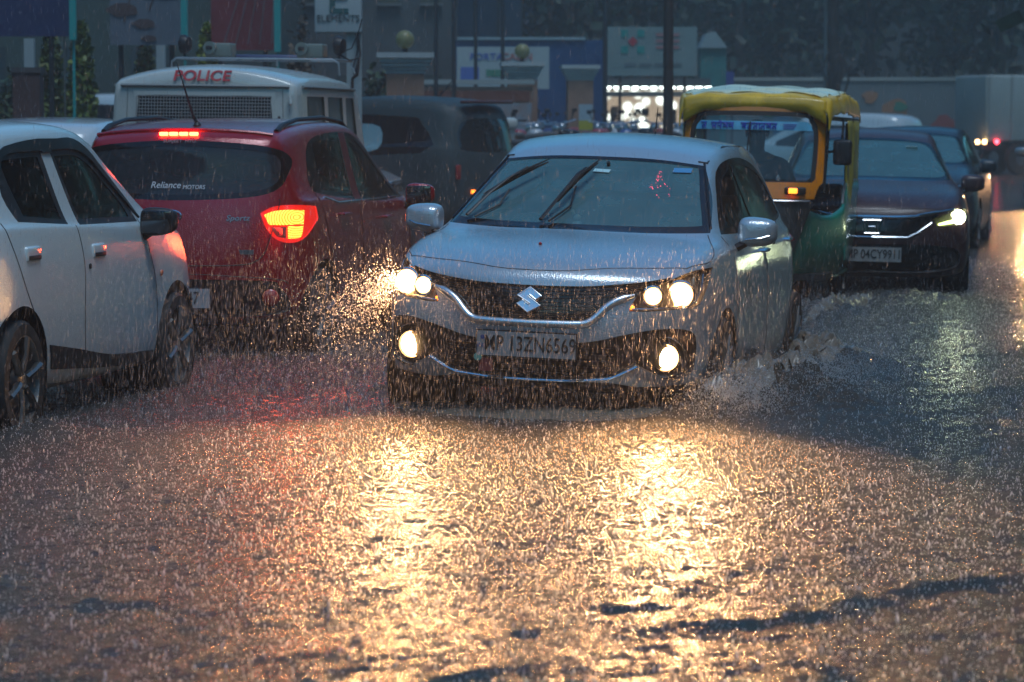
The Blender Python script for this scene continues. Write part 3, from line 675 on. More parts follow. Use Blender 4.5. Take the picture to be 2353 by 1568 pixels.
    patch('reversing_light', [(.61, .855), (.61, .855), (.688, .855), (.688, .855), (.688, .785), (.688, .785), (.64, .80)], mat('pink_lens', (.5, .1, .08), .2, coat=1), .002)
    l = bpy.data.lights.new('tail_glow', 'AREA'); l.energy = 1.6; l.color = (1, .09, .03); l.size = .14; lo = bpy.data.objects.new('tail_glow', l); link(lo, t); lo.location = b.hit('rear', .70, .88, .05); lo.rotation_euler = Vector((.15, -1, -.05)).to_track_quat('-Z', 'Y').to_euler()
    # high brake light of four segments, spoiler lip
    m = MB()
    for k in range(4):
        x = -.098 + k * .066; P = b.hit('rear', x, 1.428, .012); m.box(P, (.056, .02, .022), bev=.006)
    m.build('high_brake_light', mat('lamp_red_hot', (.9, .1, .02), .3, emit=(1, .07, .02), es=9), root)
    MB().tube([b.hit('top', x, -1.50 - .06 * (1 - (x / .6) ** 2), .004) or Vector((x, -1.5, 1.45)) for x in np.linspace(-.58, .58, 13)], .022, 8, flat=.6).build('spoiler', paint, root)
    # badges
    c = b.hit('rear', 0, .925, .006); m = MB(); n = 28
    m.tube([c + Vector((.062 * math.cos(2 * PI * k / n), 0, .034 * math.sin(2 * PI * k / n))) for k in range(n + 1)], .005, 6)
    for s in (-1, 1): m.tube([c + Vector((s * .026 + .008, 0, .024)), c + Vector((s * .026 - .008, 0, -.024))], .005, 6)
    m.tube([c + Vector((-.026, 0, -.006)), c + Vector((.026, 0, .006))], .0045, 6); m.build('emblem', chrome, root)
    def rtext(txt, x, z, h, m, name, sh=.0, sx=1.0, off=.004):
        c = b.hit('rear', x, z, off); nrm = b.tree.find_nearest(c)[1]
        q = (-nrm).to_track_quat('Y', 'Z').to_matrix().to_4x4(); text_mb(txt, h, .003, Matrix.Translation(c) @ q, shear=sh, sx=sx).build(name, m, root, smooth=False, fix=False)
    rtext('Sportz', .415, .912, .034, mat('worn_chrome', (.35, .32, .32), .3, metal=.9), 'badge_letters', .25, 1.15)
    P = b.hit('rear', .47, .702, .003); MB().box(P, (.10, .006, .028), rot=(0, 0, .18)).build('engine_badge', alloy, root, smooth=False); rtext('1.2', .47, .702, .017, ink, 'badge_letters', .15, 1.4, .0085)
    rtext('Reliance', -.06, 1.115, .042, film, 'sticker_letters', .2, 1.0); rtext('MOTORS', .125, 1.103, .026, film, 'sticker_letters', .15, .95); rtext('WHEREEVER', .128, 1.132, .011, film, 'sticker_letters', .1, .9) if False else None
    rtext('SURJEET  HYU.', .02, 1.388, .02, mat('faint_print', (.4, .3, .32), .6), 'sticker_letters', .1, 1.2, .012)
    P = b.hit('rear', 0, .415, .01); plate(root, P + Vector((0, -.006, 0)), '           47', -1, hh=.075, tilt=-.05)
    for s in (1, -1):
        P = b.hit('rear', s * .60, .414, .006); disc_mb(P, (s * .3, -1, 0), .055, .25).build('fog_reflector', red_lens, root)
        pts = [b.hit('top', s * .575, y, o) for y, o in ((-1.42, .0), (-1.30, .018), (-1.0, .028), (-.4, .03), (.05, .026), (.2, .0))]
        MB().tube(pts, [.02, .02, .018, .018, .018, .016], 8, flat=.8).build('roof_rail', black, root)
        side_mirror(root, b, .97, 1.0, s, paint, s * .775); handle(root, b, -.72, .915, s, paint); handle(root, b, .34, .865, s, paint)
        for y in (1.25, -1.17): wheel(root, s * .73, y, .295, .175, 7)
    [liner_mb(MB(), s * .81, y, .332).build('wheel_arch_liner', liner, root) for s in (1, -1) for y in (1.25, -1.17)]
    p = b.hit('top', .045, -1.40, 0); a = MB(); a.tube([p, p + Vector((0, 0, .02))], [.028, .016], 12); a.tube([p + Vector((0, 0, .01)), p + Vector((-.02, -.02, .06)), p + Vector((-.115, -.06, .40))], [.012, .008, .0025], 6).build('antenna', black, root)
    cabin(root)
    return root


def lit_lens(name, c0, c1, es):
    """lamp lens with ribbed optics: brighter rings and darker ribs of the moulded lens"""
    m = bpy.data.materials.new(name); m.use_nodes = True; N = m.node_tree.nodes; L = m.node_tree.links; b = N['Principled BSDF']
    tc = N.new('ShaderNodeTexCoord'); mp = N.new('ShaderNodeMapping'); mp.inputs['Location'].default_value = (-.74, 1.5, -.915); L.new(tc.outputs['Object'], mp.inputs[0])
    w = N.new('ShaderNodeTexWave'); w.wave_type = 'RINGS'; w.rings_direction = 'Y'; w.inputs['Scale'].default_value = 22; w.inputs['Distortion'].default_value = 1.2; L.new(mp.outputs[0], w.inputs[0])
    r = N.new('ShaderNodeValToRGB'); r.color_ramp.elements[0].color = (*c0, 1); r.color_ramp.elements[1].color = (*c1, 1); L.new(w.outputs['Fac'], r.inputs[0])
    L.new(r.outputs[0], b.inputs['Emission Color']); b.inputs['Emission Strength'].default_value = es; b.inputs['Base Color'].default_value = (.6, .1, .02, 1)
    return m
tail_lit = lit_lens('tail_lamp_lens', (1, .09, .006), (1, .36, .04), 1.5)

# ------------------------------------------------------------------ 3. the white hatchback on the left
def white_car():
    paint = mat('white_paint', (.66, .74, .75), .28, coat=1, bump=.25, bscale=130)
    root = empty('hatchback_car', (-2.88, 15.75, -.06), -.20, label='white hatchback at the left edge with dark window visors and black lower door cladding', cat='car')
    b = Body(scaled(CITY, 1, .98), CITY_NOSE, CITY_TAIL, 3, cs=CS, cr={4: .25, 6: .45, 8: .4})
    for ax in ('right', 'left'):
        b.region('doorf' + ax, ax, smooth_poly([(.70, 1.0), (.70, 1.0), (.75, .845), (.83, .65), (.87, .30), (.87, .30), (.285, .215), (-.25, .225), (-.25, .225), (-.315, .51), (-.30, .786), (-.35, 1.0), (-.35, 1.0)], 3))
        b.region('doorr' + ax, ax, smooth_poly([(-.36, 1.0), (-.36, 1.0), (-.31, .786), (-.325, .51), (-.26, .225), (-.26, .225), (-.838, .25), (-.838, .25), (-.918, .387), (-.994, .543), (-1.132, .72), (-1.253, .916), (-1.308, 1.04), (-1.308, 1.04)], 3))
        b.region('visor' + ax, ax, smooth_poly([(-1.19, 1.20), (-1.19, 1.20), (-1.12, 1.37), (-.70, 1.425), (-.30, 1.43), (-.02, 1.425), (.26, 1.34), (.62, 1.12), (.74, 1.0), (.74, 1.0), (.6, 1.09), (.2, 1.29), (-.05, 1.35), (-.6, 1.36), (-1.0, 1.33)], 3))
        b.region('wr' + ax, ax, smooth_poly([(-1.10, 1.04), (-1.10, 1.04), (-1.19, 1.165), (-1.13, 1.30), (-1.0, 1.36), (-.55, 1.372), (-.55, 1.372), (-.445, 1.008), (-.445, 1.008)], 3))
        b.region('wrp' + ax, ax, smooth_poly([(-1.0, 1.065), (-1.0, 1.065), (-1.10, 1.30), (-1.0, 1.335), (-.61, 1.345), (-.61, 1.345), (-.51, 1.035), (-.51, 1.035)], 3))
        b.region('wf' + ax, ax, smooth_poly([(-.285, 1.0), (-.285, 1.0), (-.42, 1.374), (-.42, 1.374), (-.05, 1.372), (.22, 1.305), (.615, 1.09), (.69, .985), (.69, .985)], 3))
        b.region('wfp' + ax, ax, smooth_poly([(-.25, 1.03), (-.25, 1.03), (-.37, 1.345), (-.37, 1.345), (-.06, 1.345), (.20, 1.275), (.52, 1.10), (.58, 1.015), (.58, 1.015)], 3))
        b.region('clad' + ax, ax, smooth_poly([(-.825, .435), (-.825, .435), (-.41, .385), (.12, .318), (.704, .292), (.83, .285), (.83, .245), (.70, .235), (.166, .252), (-.78, .312), (-.78, .312)], 3))
        b.region('hole', ax, arch(1.22, .345, .30)); b.region('hole', ax, arch(-1.18, .345, .30))
    b.region('fscreen', 'front', sym([(0, 1.40), (.45, 1.38), (.55, 1.33), (.63, 1.10), (.4, 1.06), (0, 1.05)]))
    b.region('rglass', 'rear', sym([(0, 1.38), (.45, 1.36), (.60, 1.30), (.64, 1.15), (.5, 1.08), (0, 1.06)]))
    spec = {'body': ('body', paint, 0, None), 'fscreen': ('windscreen', windscreen_g, .003, None), 'rglass': ('rear_window', rear_g, .003, None)}
    for ax in ('right', 'left'):
        spec.update({'doorf' + ax: ('door', paint, 0, None), 'doorr' + ax: ('door', paint, 0, None), 'visor' + ax: ('window_visor', mat('smoked_visor', (.012, .016, .018), .35), -.012, None),
                     'wr' + ax: ('window_frame', black, 0, None), 'wf' + ax: ('window_frame', black, 0, None), 'wrp' + ax: ('window', mid_g, .004, None), 'wfp' + ax: ('window', mid_g, .004, None), 'clad' + ax: ('door_cladding', black, -.008, None)})
    b.emit(spec, root)
    g = MB()
    for ax in ('right', 'left'):
        b.line(ax, [(-.35, 1.0), (-.305, .786), (-.32, .51), (-.255, .225)], .003, mb=g); b.line(ax, [(-1.308, 1.04), (-1.253, .916), (-1.132, .72), (-.994, .543), (-.918, .387), (-.838, .25), (-.25, .215), (.285, .205), (.87, .27)], .003, mb=g)
        b.line(ax, [(.705, 1.0), (.75, .845), (.83, .65), (.875, .30)], .0025, mb=g)
    g.build('panel_gap', black, root)
    for s in (1, -1):
        side_mirror(root, b, .70, .985, s, black, s * .755, sc_=.96)
        for y, z in ((-1.02, .885), (-.08, .862)):
            ax = 'right' if s > 0 else 'left'; p = b.hit(ax, y, z, -.004); MB().box(p, (.03, .19, .075), bev=.014).build('door_handle', paint, root)
            p = b.hit(ax, y, z - .018, .008); MB().box(p, (.012, .16, .022), bev=.005).build('handle_recess', black, root)
        ax = 'right' if s > 0 else 'left'; p = b.hit(ax, -.235, .79, .002); MB().tube([p, p + Vector((s * .006, 0, 0))], .014, 14).build('door_lock', black, root)
        p = b.hit(ax, .92, .70, .004); disc_mb(p, (s, 0, 0), .018, .6).build('side_indicator', orange_lens, root)
        for y in (1.22, -1.18): wheel(root, s * .725, y, .29, .18, 6)
    [liner_mb(MB(), s * .80, y, .347).build('wheel_arch_liner', liner, root) for s in (1, -1) for y in (1.22, -1.18)]
    cabin(root); return root

# ------------------------------------------------------------------ saloon, its parts shared by three cars
def sedan(paint, label, loc, rz, roll=0, lit=False, detail=True):
    root = empty('saloon_car', loc, rz, roll, label=label, cat='car')
    b = Body(SEDAN, SEDAN_NOSE, SEDAN_TAIL, 3 if detail else 2, cs={7: .5, 6: .35, 8: .35}, cr={4: .3, 6: .5, 8: .4})
    b.region('wframe', 'front', sym([(0, 1.385), (.30, 1.378), (.545, 1.345), (.545, 1.345), (.64, 1.20), (.71, 1.03), (.71, 1.03), (.40, 1.02), (0, 1.025)]))
    b.region('wscreen', 'front', sym([(0, 1.365), (.30, 1.358), (.51, 1.33), (.60, 1.20), (.655, 1.065), (.40, 1.052), (0, 1.055)]))
    b.region('wg', 'front', sym([(0, .72), (.3, .724), (.50, .745), (.56, .755), (.50, .70), (.42, .64), (.33, .575), (.2, .565), (0, .565)]))
    hl = smooth_poly([(.50, .715), (.50, .715), (.60, .755), (.72, .785), (.80, .80), (.815, .76), (.79, .70), (.70, .672), (.58, .66)], 3)
    for s in (1, -1): b.region('hl' + 'LR'[s < 0], 'front', [(x * s, z) for x, z in hl])
    b.region('intake', 'front', sym([(0, .50), (.45, .50), (.70, .47), (.76, .40), (.70, .30), (.4, .26), (0, .26)]))
    for ax in ('right', 'left'):
        b.region('sframe' + ax, ax, smooth_poly([(.98, 1.0), (.98, 1.0), (.62, 1.19), (.30, 1.33), (0, 1.375), (-.5, 1.375), (-.95, 1.28), (-1.35, 1.10), (-1.45, 1.04), (-1.45, 1.04), (-.5, 1.0)], 4))
        b.region('window' + ax, ax, smooth_poly([(.80, 1.03), (.80, 1.03), (.55, 1.165), (.28, 1.29), (0, 1.34), (-.5, 1.34), (-.9, 1.25), (-1.2, 1.12), (-1.3, 1.065), (-1.3, 1.065), (-.5, 1.03)], 3))
        b.region('door' + ax, ax, [(1.02, .95), (1.05, .6), (.95, .28), (-.2, .26), (-.2, .95)])
        b.region('hole', ax, arch(1.36, .345)); b.region('hole', ax, arch(-1.28, .345))
    spec = {'body': ('body', paint, 0, None), 'wframe': ('windscreen_frame', gloss_black, 0, None), 'wscreen': ('windscreen', windscreen_g, .004, None), 'wg': ('grille', gloss_black, .015, None), 'intake': ('lower_grille', black, .02, None),
            'hlL': ('headlight', reflector, .02, None), 'hlR': ('headlight', reflector, .02, None)}
    for ax in ('right', 'left'): spec.update({'sframe' + ax: ('window_frame', chrome if detail else black, 0, None), 'window' + ax: ('window', tint_g, .003, None), 'door' + ax: ('door', paint, 0, None)})
    out = b.emit(spec, root)
    m = MB()
    for s in (1, -1):
        m.tube([b.hit('front', s * x, z, .01) for x, z in ((.0, .728), (.2, .728), (.36, .735), (.50, .765), (.70, .80))], [.014, .014, .014, .012, .006], 8)
        m.tube([b.hit('front', s * x, z, .008) for x, z in ((.0, .56), (.3, .562), (.38, .60), (.50, .685))], [.008, .008, .009, .006], 6)
    m.build('grille_trim', chrome, root)
    g = MB(); b.line('top', [(.80, 1.30), (.77, 1.75), (.72, 1.98), (.5, 2.12), (0, 2.2), (-.5, 2.12), (-.72, 1.98), (-.77, 1.75), (-.80, 1.30)], .0026, mb=g); g.build('panel_gap', black, root)
    cabin(root, .72)
    for s in (1, -1):
        side_mirror(root, b, .80, 1.0, s, paint, s * .79)
        for y in (1.36, -1.28): wheel(root, s * .76, y, .31, .19, 7)
    [liner_mb(MB(), s * .85, y, .347).build('wheel_arch_liner', liner, root) for s in (1, -1) for y in (1.36, -1.28)]
    return root, b, out
# ------------------------------------------------------------------ auto rickshaw (nose = +y)
def auto_rickshaw():
    root = empty('auto_rickshaw', (2.06, 25.1, -.05), PI - .19, -.02, label='three-wheeled auto rickshaw with yellow canvas hood, orange windscreen frame and green body', cat='auto rickshaw')
    yel = mat('canvas_yellow', (.95, .56, .03), .38, coat=.4, var=.35, vscale=6, bump=.3, bscale=25)
    pale = mat('canvas_wet_sheen', (.90, .86, .50), .4, coat=.8, var=.18, vscale=5)  # pale tone painted for sky shine on the wet canvas
    org = mat('orange_paint', (.85, .24, .0), .35, coat=.7, var=.2, vscale=5)
    grn = mat('green_paint', (.012, .25, .16), .35, coat=.6, var=.35, vscale=4, bump=.1, bscale=60)
    olive = mat('curtain_canvas', (.46, .38, .05), .55, coat=.3, var=.45, vscale=5)
    def Y(x, z):   # front skin of the cab
        t = min(1, max(0, (z - .25) / 1.35)); w = .30 + .25 * min(1, t * 1.9)
        y0 = 1.30 - .32 * t - .10 * max(0, t - .5); return y0 - .16 * min(1.4, abs(x) / w) ** 3.2
    def ringstrip(out, inn, thick=.03, off=0.0):
        n = len(out); v = []
        for dy in (off, off - thick): v += [(x, Y(x, z) + dy, z) for x, z in out] + [(x, Y(x, z) + dy, z) for x, z in inn]
        f = []
        for i in range(n):
            j = (i + 1) % n; f += [(i, j, n + j, n + i), (2 * n + j, 2 * n + i, 3 * n + i, 3 * n + j), (i, 2 * n + i, 2 * n + j, j), (n + i, n + j, 3 * n + j, 3 * n + i)]
        return MB().add(v, f)
    def sheet(poly, off=0.0, nx=14, nz=10, thick=0.0):
        """polygon given by left/right edges: list of (z, xl, xr)"""
        v = []; f = []
        for z, a, c in poly:
            for k in range(nx + 1): x = a + (c - a) * k / nx; v.append((x, Y(x, z) + off, z))
        for i in range(len(poly) - 1):
            for k in range(nx): f.append((i * (nx + 1) + k, i * (nx + 1) + k + 1, (i + 1) * (nx + 1) + k + 1, (i + 1) * (nx + 1) + k))
        return MB().add(v, f)
    win = smooth_poly([(-.455, 1.06), (-.35, 1.045), (.35, 1.045), (.455, 1.06), (.47, 1.12), (.475, 1.40), (.44, 1.50), (.34, 1.545), (-.34, 1.545), (-.44, 1.50), (-.475, 1.40), (-.47, 1.12)], 5)
    fr = shrink(win, -.035); fr2 = shrink(win, -.095)
    fr2 = [(max(-.56, min(.56, x)), min(1.62, max(.95, z))) for x, z in fr2]
    gl = glass_mat('auto_glass', (.62, .76, .78), dirt_sheen=.10, dirt_sheen_col=(.25, .42, .46), bump=.3)
    ringstrip(fr2, fr, .05).build('windscreen_frame', org, root)
    ringstrip(fr, win, .035, .004).build('windscreen_rubber', rubber, root)
    g = MB(); c = [(x * .99, z) for x, z in win]; n = len(c)
    zs = np.linspace(1.05, 1.54, 12); rows = []
    for z in zs:
        xs = [x for (x, zz), (x2, z2) in zip(win, win[1:] + win[:1]) if (zz - z) * (z2 - z) <= 0]; rows.append((z, min(xs), max(xs)))
    sheet(rows, -.012).build('windscreen', gl, root)
    # sticker band with its lettering
    st = sheet([(1.435, -.465, .465), (1.47, -.455, .455), (1.505, -.425, .425)], .002).build('sun_strip', mat('strip_blue', (.10, .42, .62), .5, var=.3, vscale=14), root)
    bl = mat('letter_blue', (.01, .05, .42), .5); m = MB(); hh = .038
    def stroke(pts, r=.0055):
        m.tube([(-x, Y(-x, z) + .008, z) for x, z in pts], r, 5)
    def glyph(x, kind):
        z = 1.49; w = .036
        stroke([(x - .008, z), (x + w + .006, z)], .0045)
        if kind == 'sh': stroke([(x, z - .012), (x + .012, z - .02), (x + .004, z - .032), (x + .018, z - .044)]); stroke([(x + .03, z), (x + .03, z - .046)]); stroke([(x + .014, z - .03), (x + .03, z - .02)])
        if kind == 'r': stroke([(x + .03, z), (x + .03, z - .046)]); stroke([(x + .004, z - .010), (x + .006, z - .024), (x + .028, z - .026)]); stroke([(x + .008, z + .002), (x + .018, z + .016), (x + .034, z + .004)], .004)
        if kind == 'tha': stroke([(x + .004, z - .01), (x + .022, z - .008), (x + .026, z - .026), (x + .008, z - .034), (x + .004, z - .02)]); stroke([(x + .034, z), (x + .034, z - .046)])
        if kind == 'b': stroke([(x + .03, z), (x + .03, z - .046)]); stroke([(x + .028, z - .012), (x + .006, z - .014), (x + .006, z - .032), (x + .028, z - .034), (x + .006, z - .018)])
        if kind == 'j': stroke([(x + .03, z), (x + .03, z - .046)]); stroke([(x + .03, z - .022), (x + .010, z - .022), (x + .004, z - .036), (x + .016, z - .044)])
        if kind == 'a': stroke([(x + .012, z), (x + .012, z - .046)])
    for x, k in ((-.415, 'j'), (-.33, 'sh'), (-.285, 'r'), (-.24, 'tha'), (-.195, 'tha'), (-.09, 'b'), (-.045, 'j'), (0, 'j'), (.04, 'a'), (.06, 'j'), (.105, 'tha'), (.15, 'j')): glyph(x, k)
    for k in range(3): stroke([(.24, 1.482 - k * .016), (.345 - k * .01, 1.484 - k * .016)], .003)
    m.build('strip_letters', bl, st)
    MB().tube([(.02, Y(0, 1.5) + .025, 1.50), (.03, Y(0, 1.3) + .03, 1.30), (.035, Y(0, 1.15) + .025, 1.17)], .007, 6).build('wiper', black, root)
    # panel under the glass, trim bar, cowl
    sheet([(.90, -.50, .50), (.93, -.51, .51), (1.0, -.53, .53), (1.03, -.535, .535)], .012).add(*(lambda s: (s.v, s.f))(sheet([(.90, -.50, .50), (1.03, -.535, .535)], -.03))).build('front_panel', org, root)
    MB().tube([(x, Y(x, .885) + .012, .885) for x in np.linspace(-.47, .47, 15)], .014, 8, flat=.6).build('trim_bar', steel, root)
    sheet([(.25, -.26, .26), (.35, -.30, .30), (.5, -.36, .36), (.65, -.42, .42), (.80, -.47, .47), (.88, -.49, .49)], 0).build('front_cowl', mat('dirty_cowl', (.035, .04, .04), .5, var=.5, vscale=5), root)
    for s in (1, -1):
        h = MB(); h.box((s * .36, Y(.36, .97) + .02, .965), (.17, .04, .06), rot=(0, 0, -s * .22), bev=.015); ho = h.build('lamp_housing', black, root)
        MB().box((s * .345, Y(.345, .965) + .045, .965), (.07, .02, .042), rot=(0, 0, -s * .22), bev=.008).build('turn_signal', lamp_amber if s < 0 else orange_lens, ho)
    hl = MB(); hl.ball((0, 1.27, .70), .095, 10, (1, .7, 1)); hlo = hl.build('headlight_shell', mat('maroon_paint', (.25, .03, .05), .3, coat=1), root); disc_mb((0, 1.325, .70), (0, 1, 0), .08, .3).build('headlight', reflector, hlo)
    # mudguard and front wheel
    mg = MB(); mg.grid(lambda u, v: ((v - .5) * .17 * (1 - .25 * abs(2 * u - 1)), 1.12 + .27 * math.cos(PI * (.05 + .85 * u)), .24 + .27 * math.sin(PI * (.05 + .85 * u)) - .03 * abs(2 * v - 1) ** 2), 14, 6)
    mg.build('mudguard', grn, root)
    # lower body: one shell each side from the cowl back to the tail
    def side_pt(s, u, v):
        y = 1.02 - 2.25 * u; w = .30 + .36 * min(1, u * 3.0) ** .7 if u < .34 else .66
        top = .88 - .12 * math.sin(min(1, u / .4) * PI) * (u < .4) + (.14 * min(1, max(0, (u - .36) / .1)))
        z = .26 + (top - .26) * v; return (s * (w + .035 * math.sin(v * PI) - .05 * (1 - v) ** 3), y, z)
    for s in (1, -1):
        a = MB().grid(lambda u, v: side_pt(s, u, v), 40, 10).build('body_side', grn, root); md = a.modifiers.new('t', 'SOLIDIFY'); md.thickness = .02; md.offset = 0
        MB().tube([Vector(side_pt(s, u, 1.0)) for u in np.linspace(.36, 1, 12)], .014, 6).build('body_rail', steel, a)
        MB().tube([Vector(side_pt(s, u, 0.0)) + Vector((s * .01, 0, 0)) for u in np.linspace(.05, 1, 14)], .02, 6).build('sill', mat('dirty_green', (.02, .10, .07), .5), a)
        MB().box((s * .672, -.55, .62), (.02, .55, .26), bev=.03).box((s * .69, .1, .5), (.015, .35, .22), bev=.02).build('side_panel', mat('pale_green', (.03, .26, .20), .35, coat=.6), a)
        # pillars and side curtain
        MB().tube([(s * .545, .80, .95), (s * .56, .74, 1.3), (s * .565, .70, 1.56)], .022, 8).tube([(s * .655, -.15, .9), (s * .655, -.15, 1.5)], .018, 8).tube([(s * .655, -1.15, .9), (s * .655, -1.15, 1.5)], .02, 8).tube([(s * .57, .70, 1.54), (s * .65, .2, 1.53), (s * .655, -1.15, 1.52)], .018, 8).build('cab_frame', black, root)
        cur = MB().grid(lambda u, v: (s * (.672 + .016 * math.sin(u * 26) * (.4 + .6 * v) + .01 * math.sin(v * 9 + u * 5)), .02 - .62 * u * (1 - .12 * v) - .04 * v, 1.52 - .84 * v - .10 * v * math.sin(u * PI)), 40, 16).build('side_curtain', olive, root)
        md = cur.modifiers.new('t', 'SOLIDIFY'); md.thickness = .008
        r2 = MB().grid(lambda u, v: (s * (.668 + .008 * math.sin(u * 15)), -.66 - .5 * u, 1.52 - .6 * v), 12, 6).build('rear_side_cover', olive, root); md = r2.modifiers.new('t', 'SOLIDIFY'); md.thickness = .01
        MB().tube([(s * .56, .76, 1.27), (s * .66, .83, 1.28)], .012, 6).box((s * .70, .84, 1.27), (.15, .05, .20), rot=(0, 0, s * .1), bev=.03).build('mirror', black, root)
    MB().grid(lambda u, v: ((u - .5) * 1.30, -1.20 - .03 * math.sin(u * PI), .26 + .62 * v), 10, 6).build('tail_panel', grn, root)
    MB().box((-.655, .30, 1.44), (.012, .10, .16), rot=(R(25), 0, 0)).box((-.655, .36, 1.37), (.010, .05, .10), rot=(R(-20), 0, 0)).build('torn_flap', rubber, root, smooth=False)
    # hood: canvas stretched over bows
    def roof(u, v):
        y = .90 - 2.18 * u; a = (v - .5) * 2; e = abs(a)
        zc = 1.735 + .035 * math.sin(min(1, u * 1.3) * PI) - .10 * max(0, 1 - u / .06) ** 2 - .05 * max(0, (u - .93) / .07); 
        hw = .60 + .075 * min(1, u * 4)
        if e < .72: x = a / .72 * (hw - .075); z = zc - .035 * (e / .72) ** 3
        else: t = (e - .72) / .28; x = math.copysign(hw - .075 + .075 * math.sin(min(1, t * 1.6) * PI / 2), a); z = zc - .035 - .065 * (1 - math.cos(min(1, t * 1.6) * PI / 2)) - .13 * max(0, t - .3)
        z += .010 * math.sin(u * 31 + a * 3) * (u > .1) * (1 - .5 * e) + .006 * math.sin(u * 57 + a * 9) + .008 * math.sin(a * 13 + u * 9)
        z += -.028 * max(0, math.sin(u * PI * 3)) * (e < .7)
        return (x, y, z)
    ca = MB().grid(roof, 90, 60).build('roof_canvas', yel, root, angle=180); md = ca.modifiers.new('t', 'SOLIDIFY'); md.thickness = .012
    wt = MB().grid(lambda u, v: (lambda p: (p[0], p[1], p[2] + .008))(roof(.09 + .84 * u + .012 * math.sin(v * 20), .13 + .74 * v + .014 * math.sin(u * 23))), 60, 40).build('roof_sheen', pale, root, angle=180); md = wt.modifiers.new('t', 'SOLIDIFY'); md.thickness = .004; md.offset = 1  # sheet added over the canvas to carry the painted wet sheen
    vz = MB().grid(lambda u, v: (lambda x: (x, .915 - .05 * abs(x / .6) ** 3 + .035 * math.sin(v * PI) * .6, 1.705 - .115 * v - (.10 * max(0, abs(x) - .40) / .2 if v > 0 else .0) * v - .03 * (abs(x) / .6) ** 4))((u - .5) * 1.14), 40, 8).build('visor', yel, root, angle=180); md = vz.modifiers.new('t', 'SOLIDIFY'); md.thickness = .015
    # inside
    MB().box((0, -.75, .62), (1.15, .5, .16), bev=.05).box((0, -1.02, .80), (1.15, .14, .36), bev=.05).build('rear_seat', seat_m, root)
    MB().box((0, .22, .60), (.55, .36, .14), bev=.05).box((0, .03, .85), (.50, .08, .34), bev=.03).build('driver_seat', seat_m, root)
    MB().box((0, -.1, .28), (1.2, 2.1, .05)).build('floor_pan', black, root, smooth=False)
    MB().tube([(0, 1.02, .5), (0, .86, .98)], .025).tube([(-.30, .74, 1.02), (0, .86, .99), (.30, .74, 1.02)], .015, 8).build('handlebar', black, root)
    for x, y in ((0, 1.12), (.55, -.80), (-.55, -.80)): wheel(root, x if x else .001, y, .20, .11, 5)
    return root

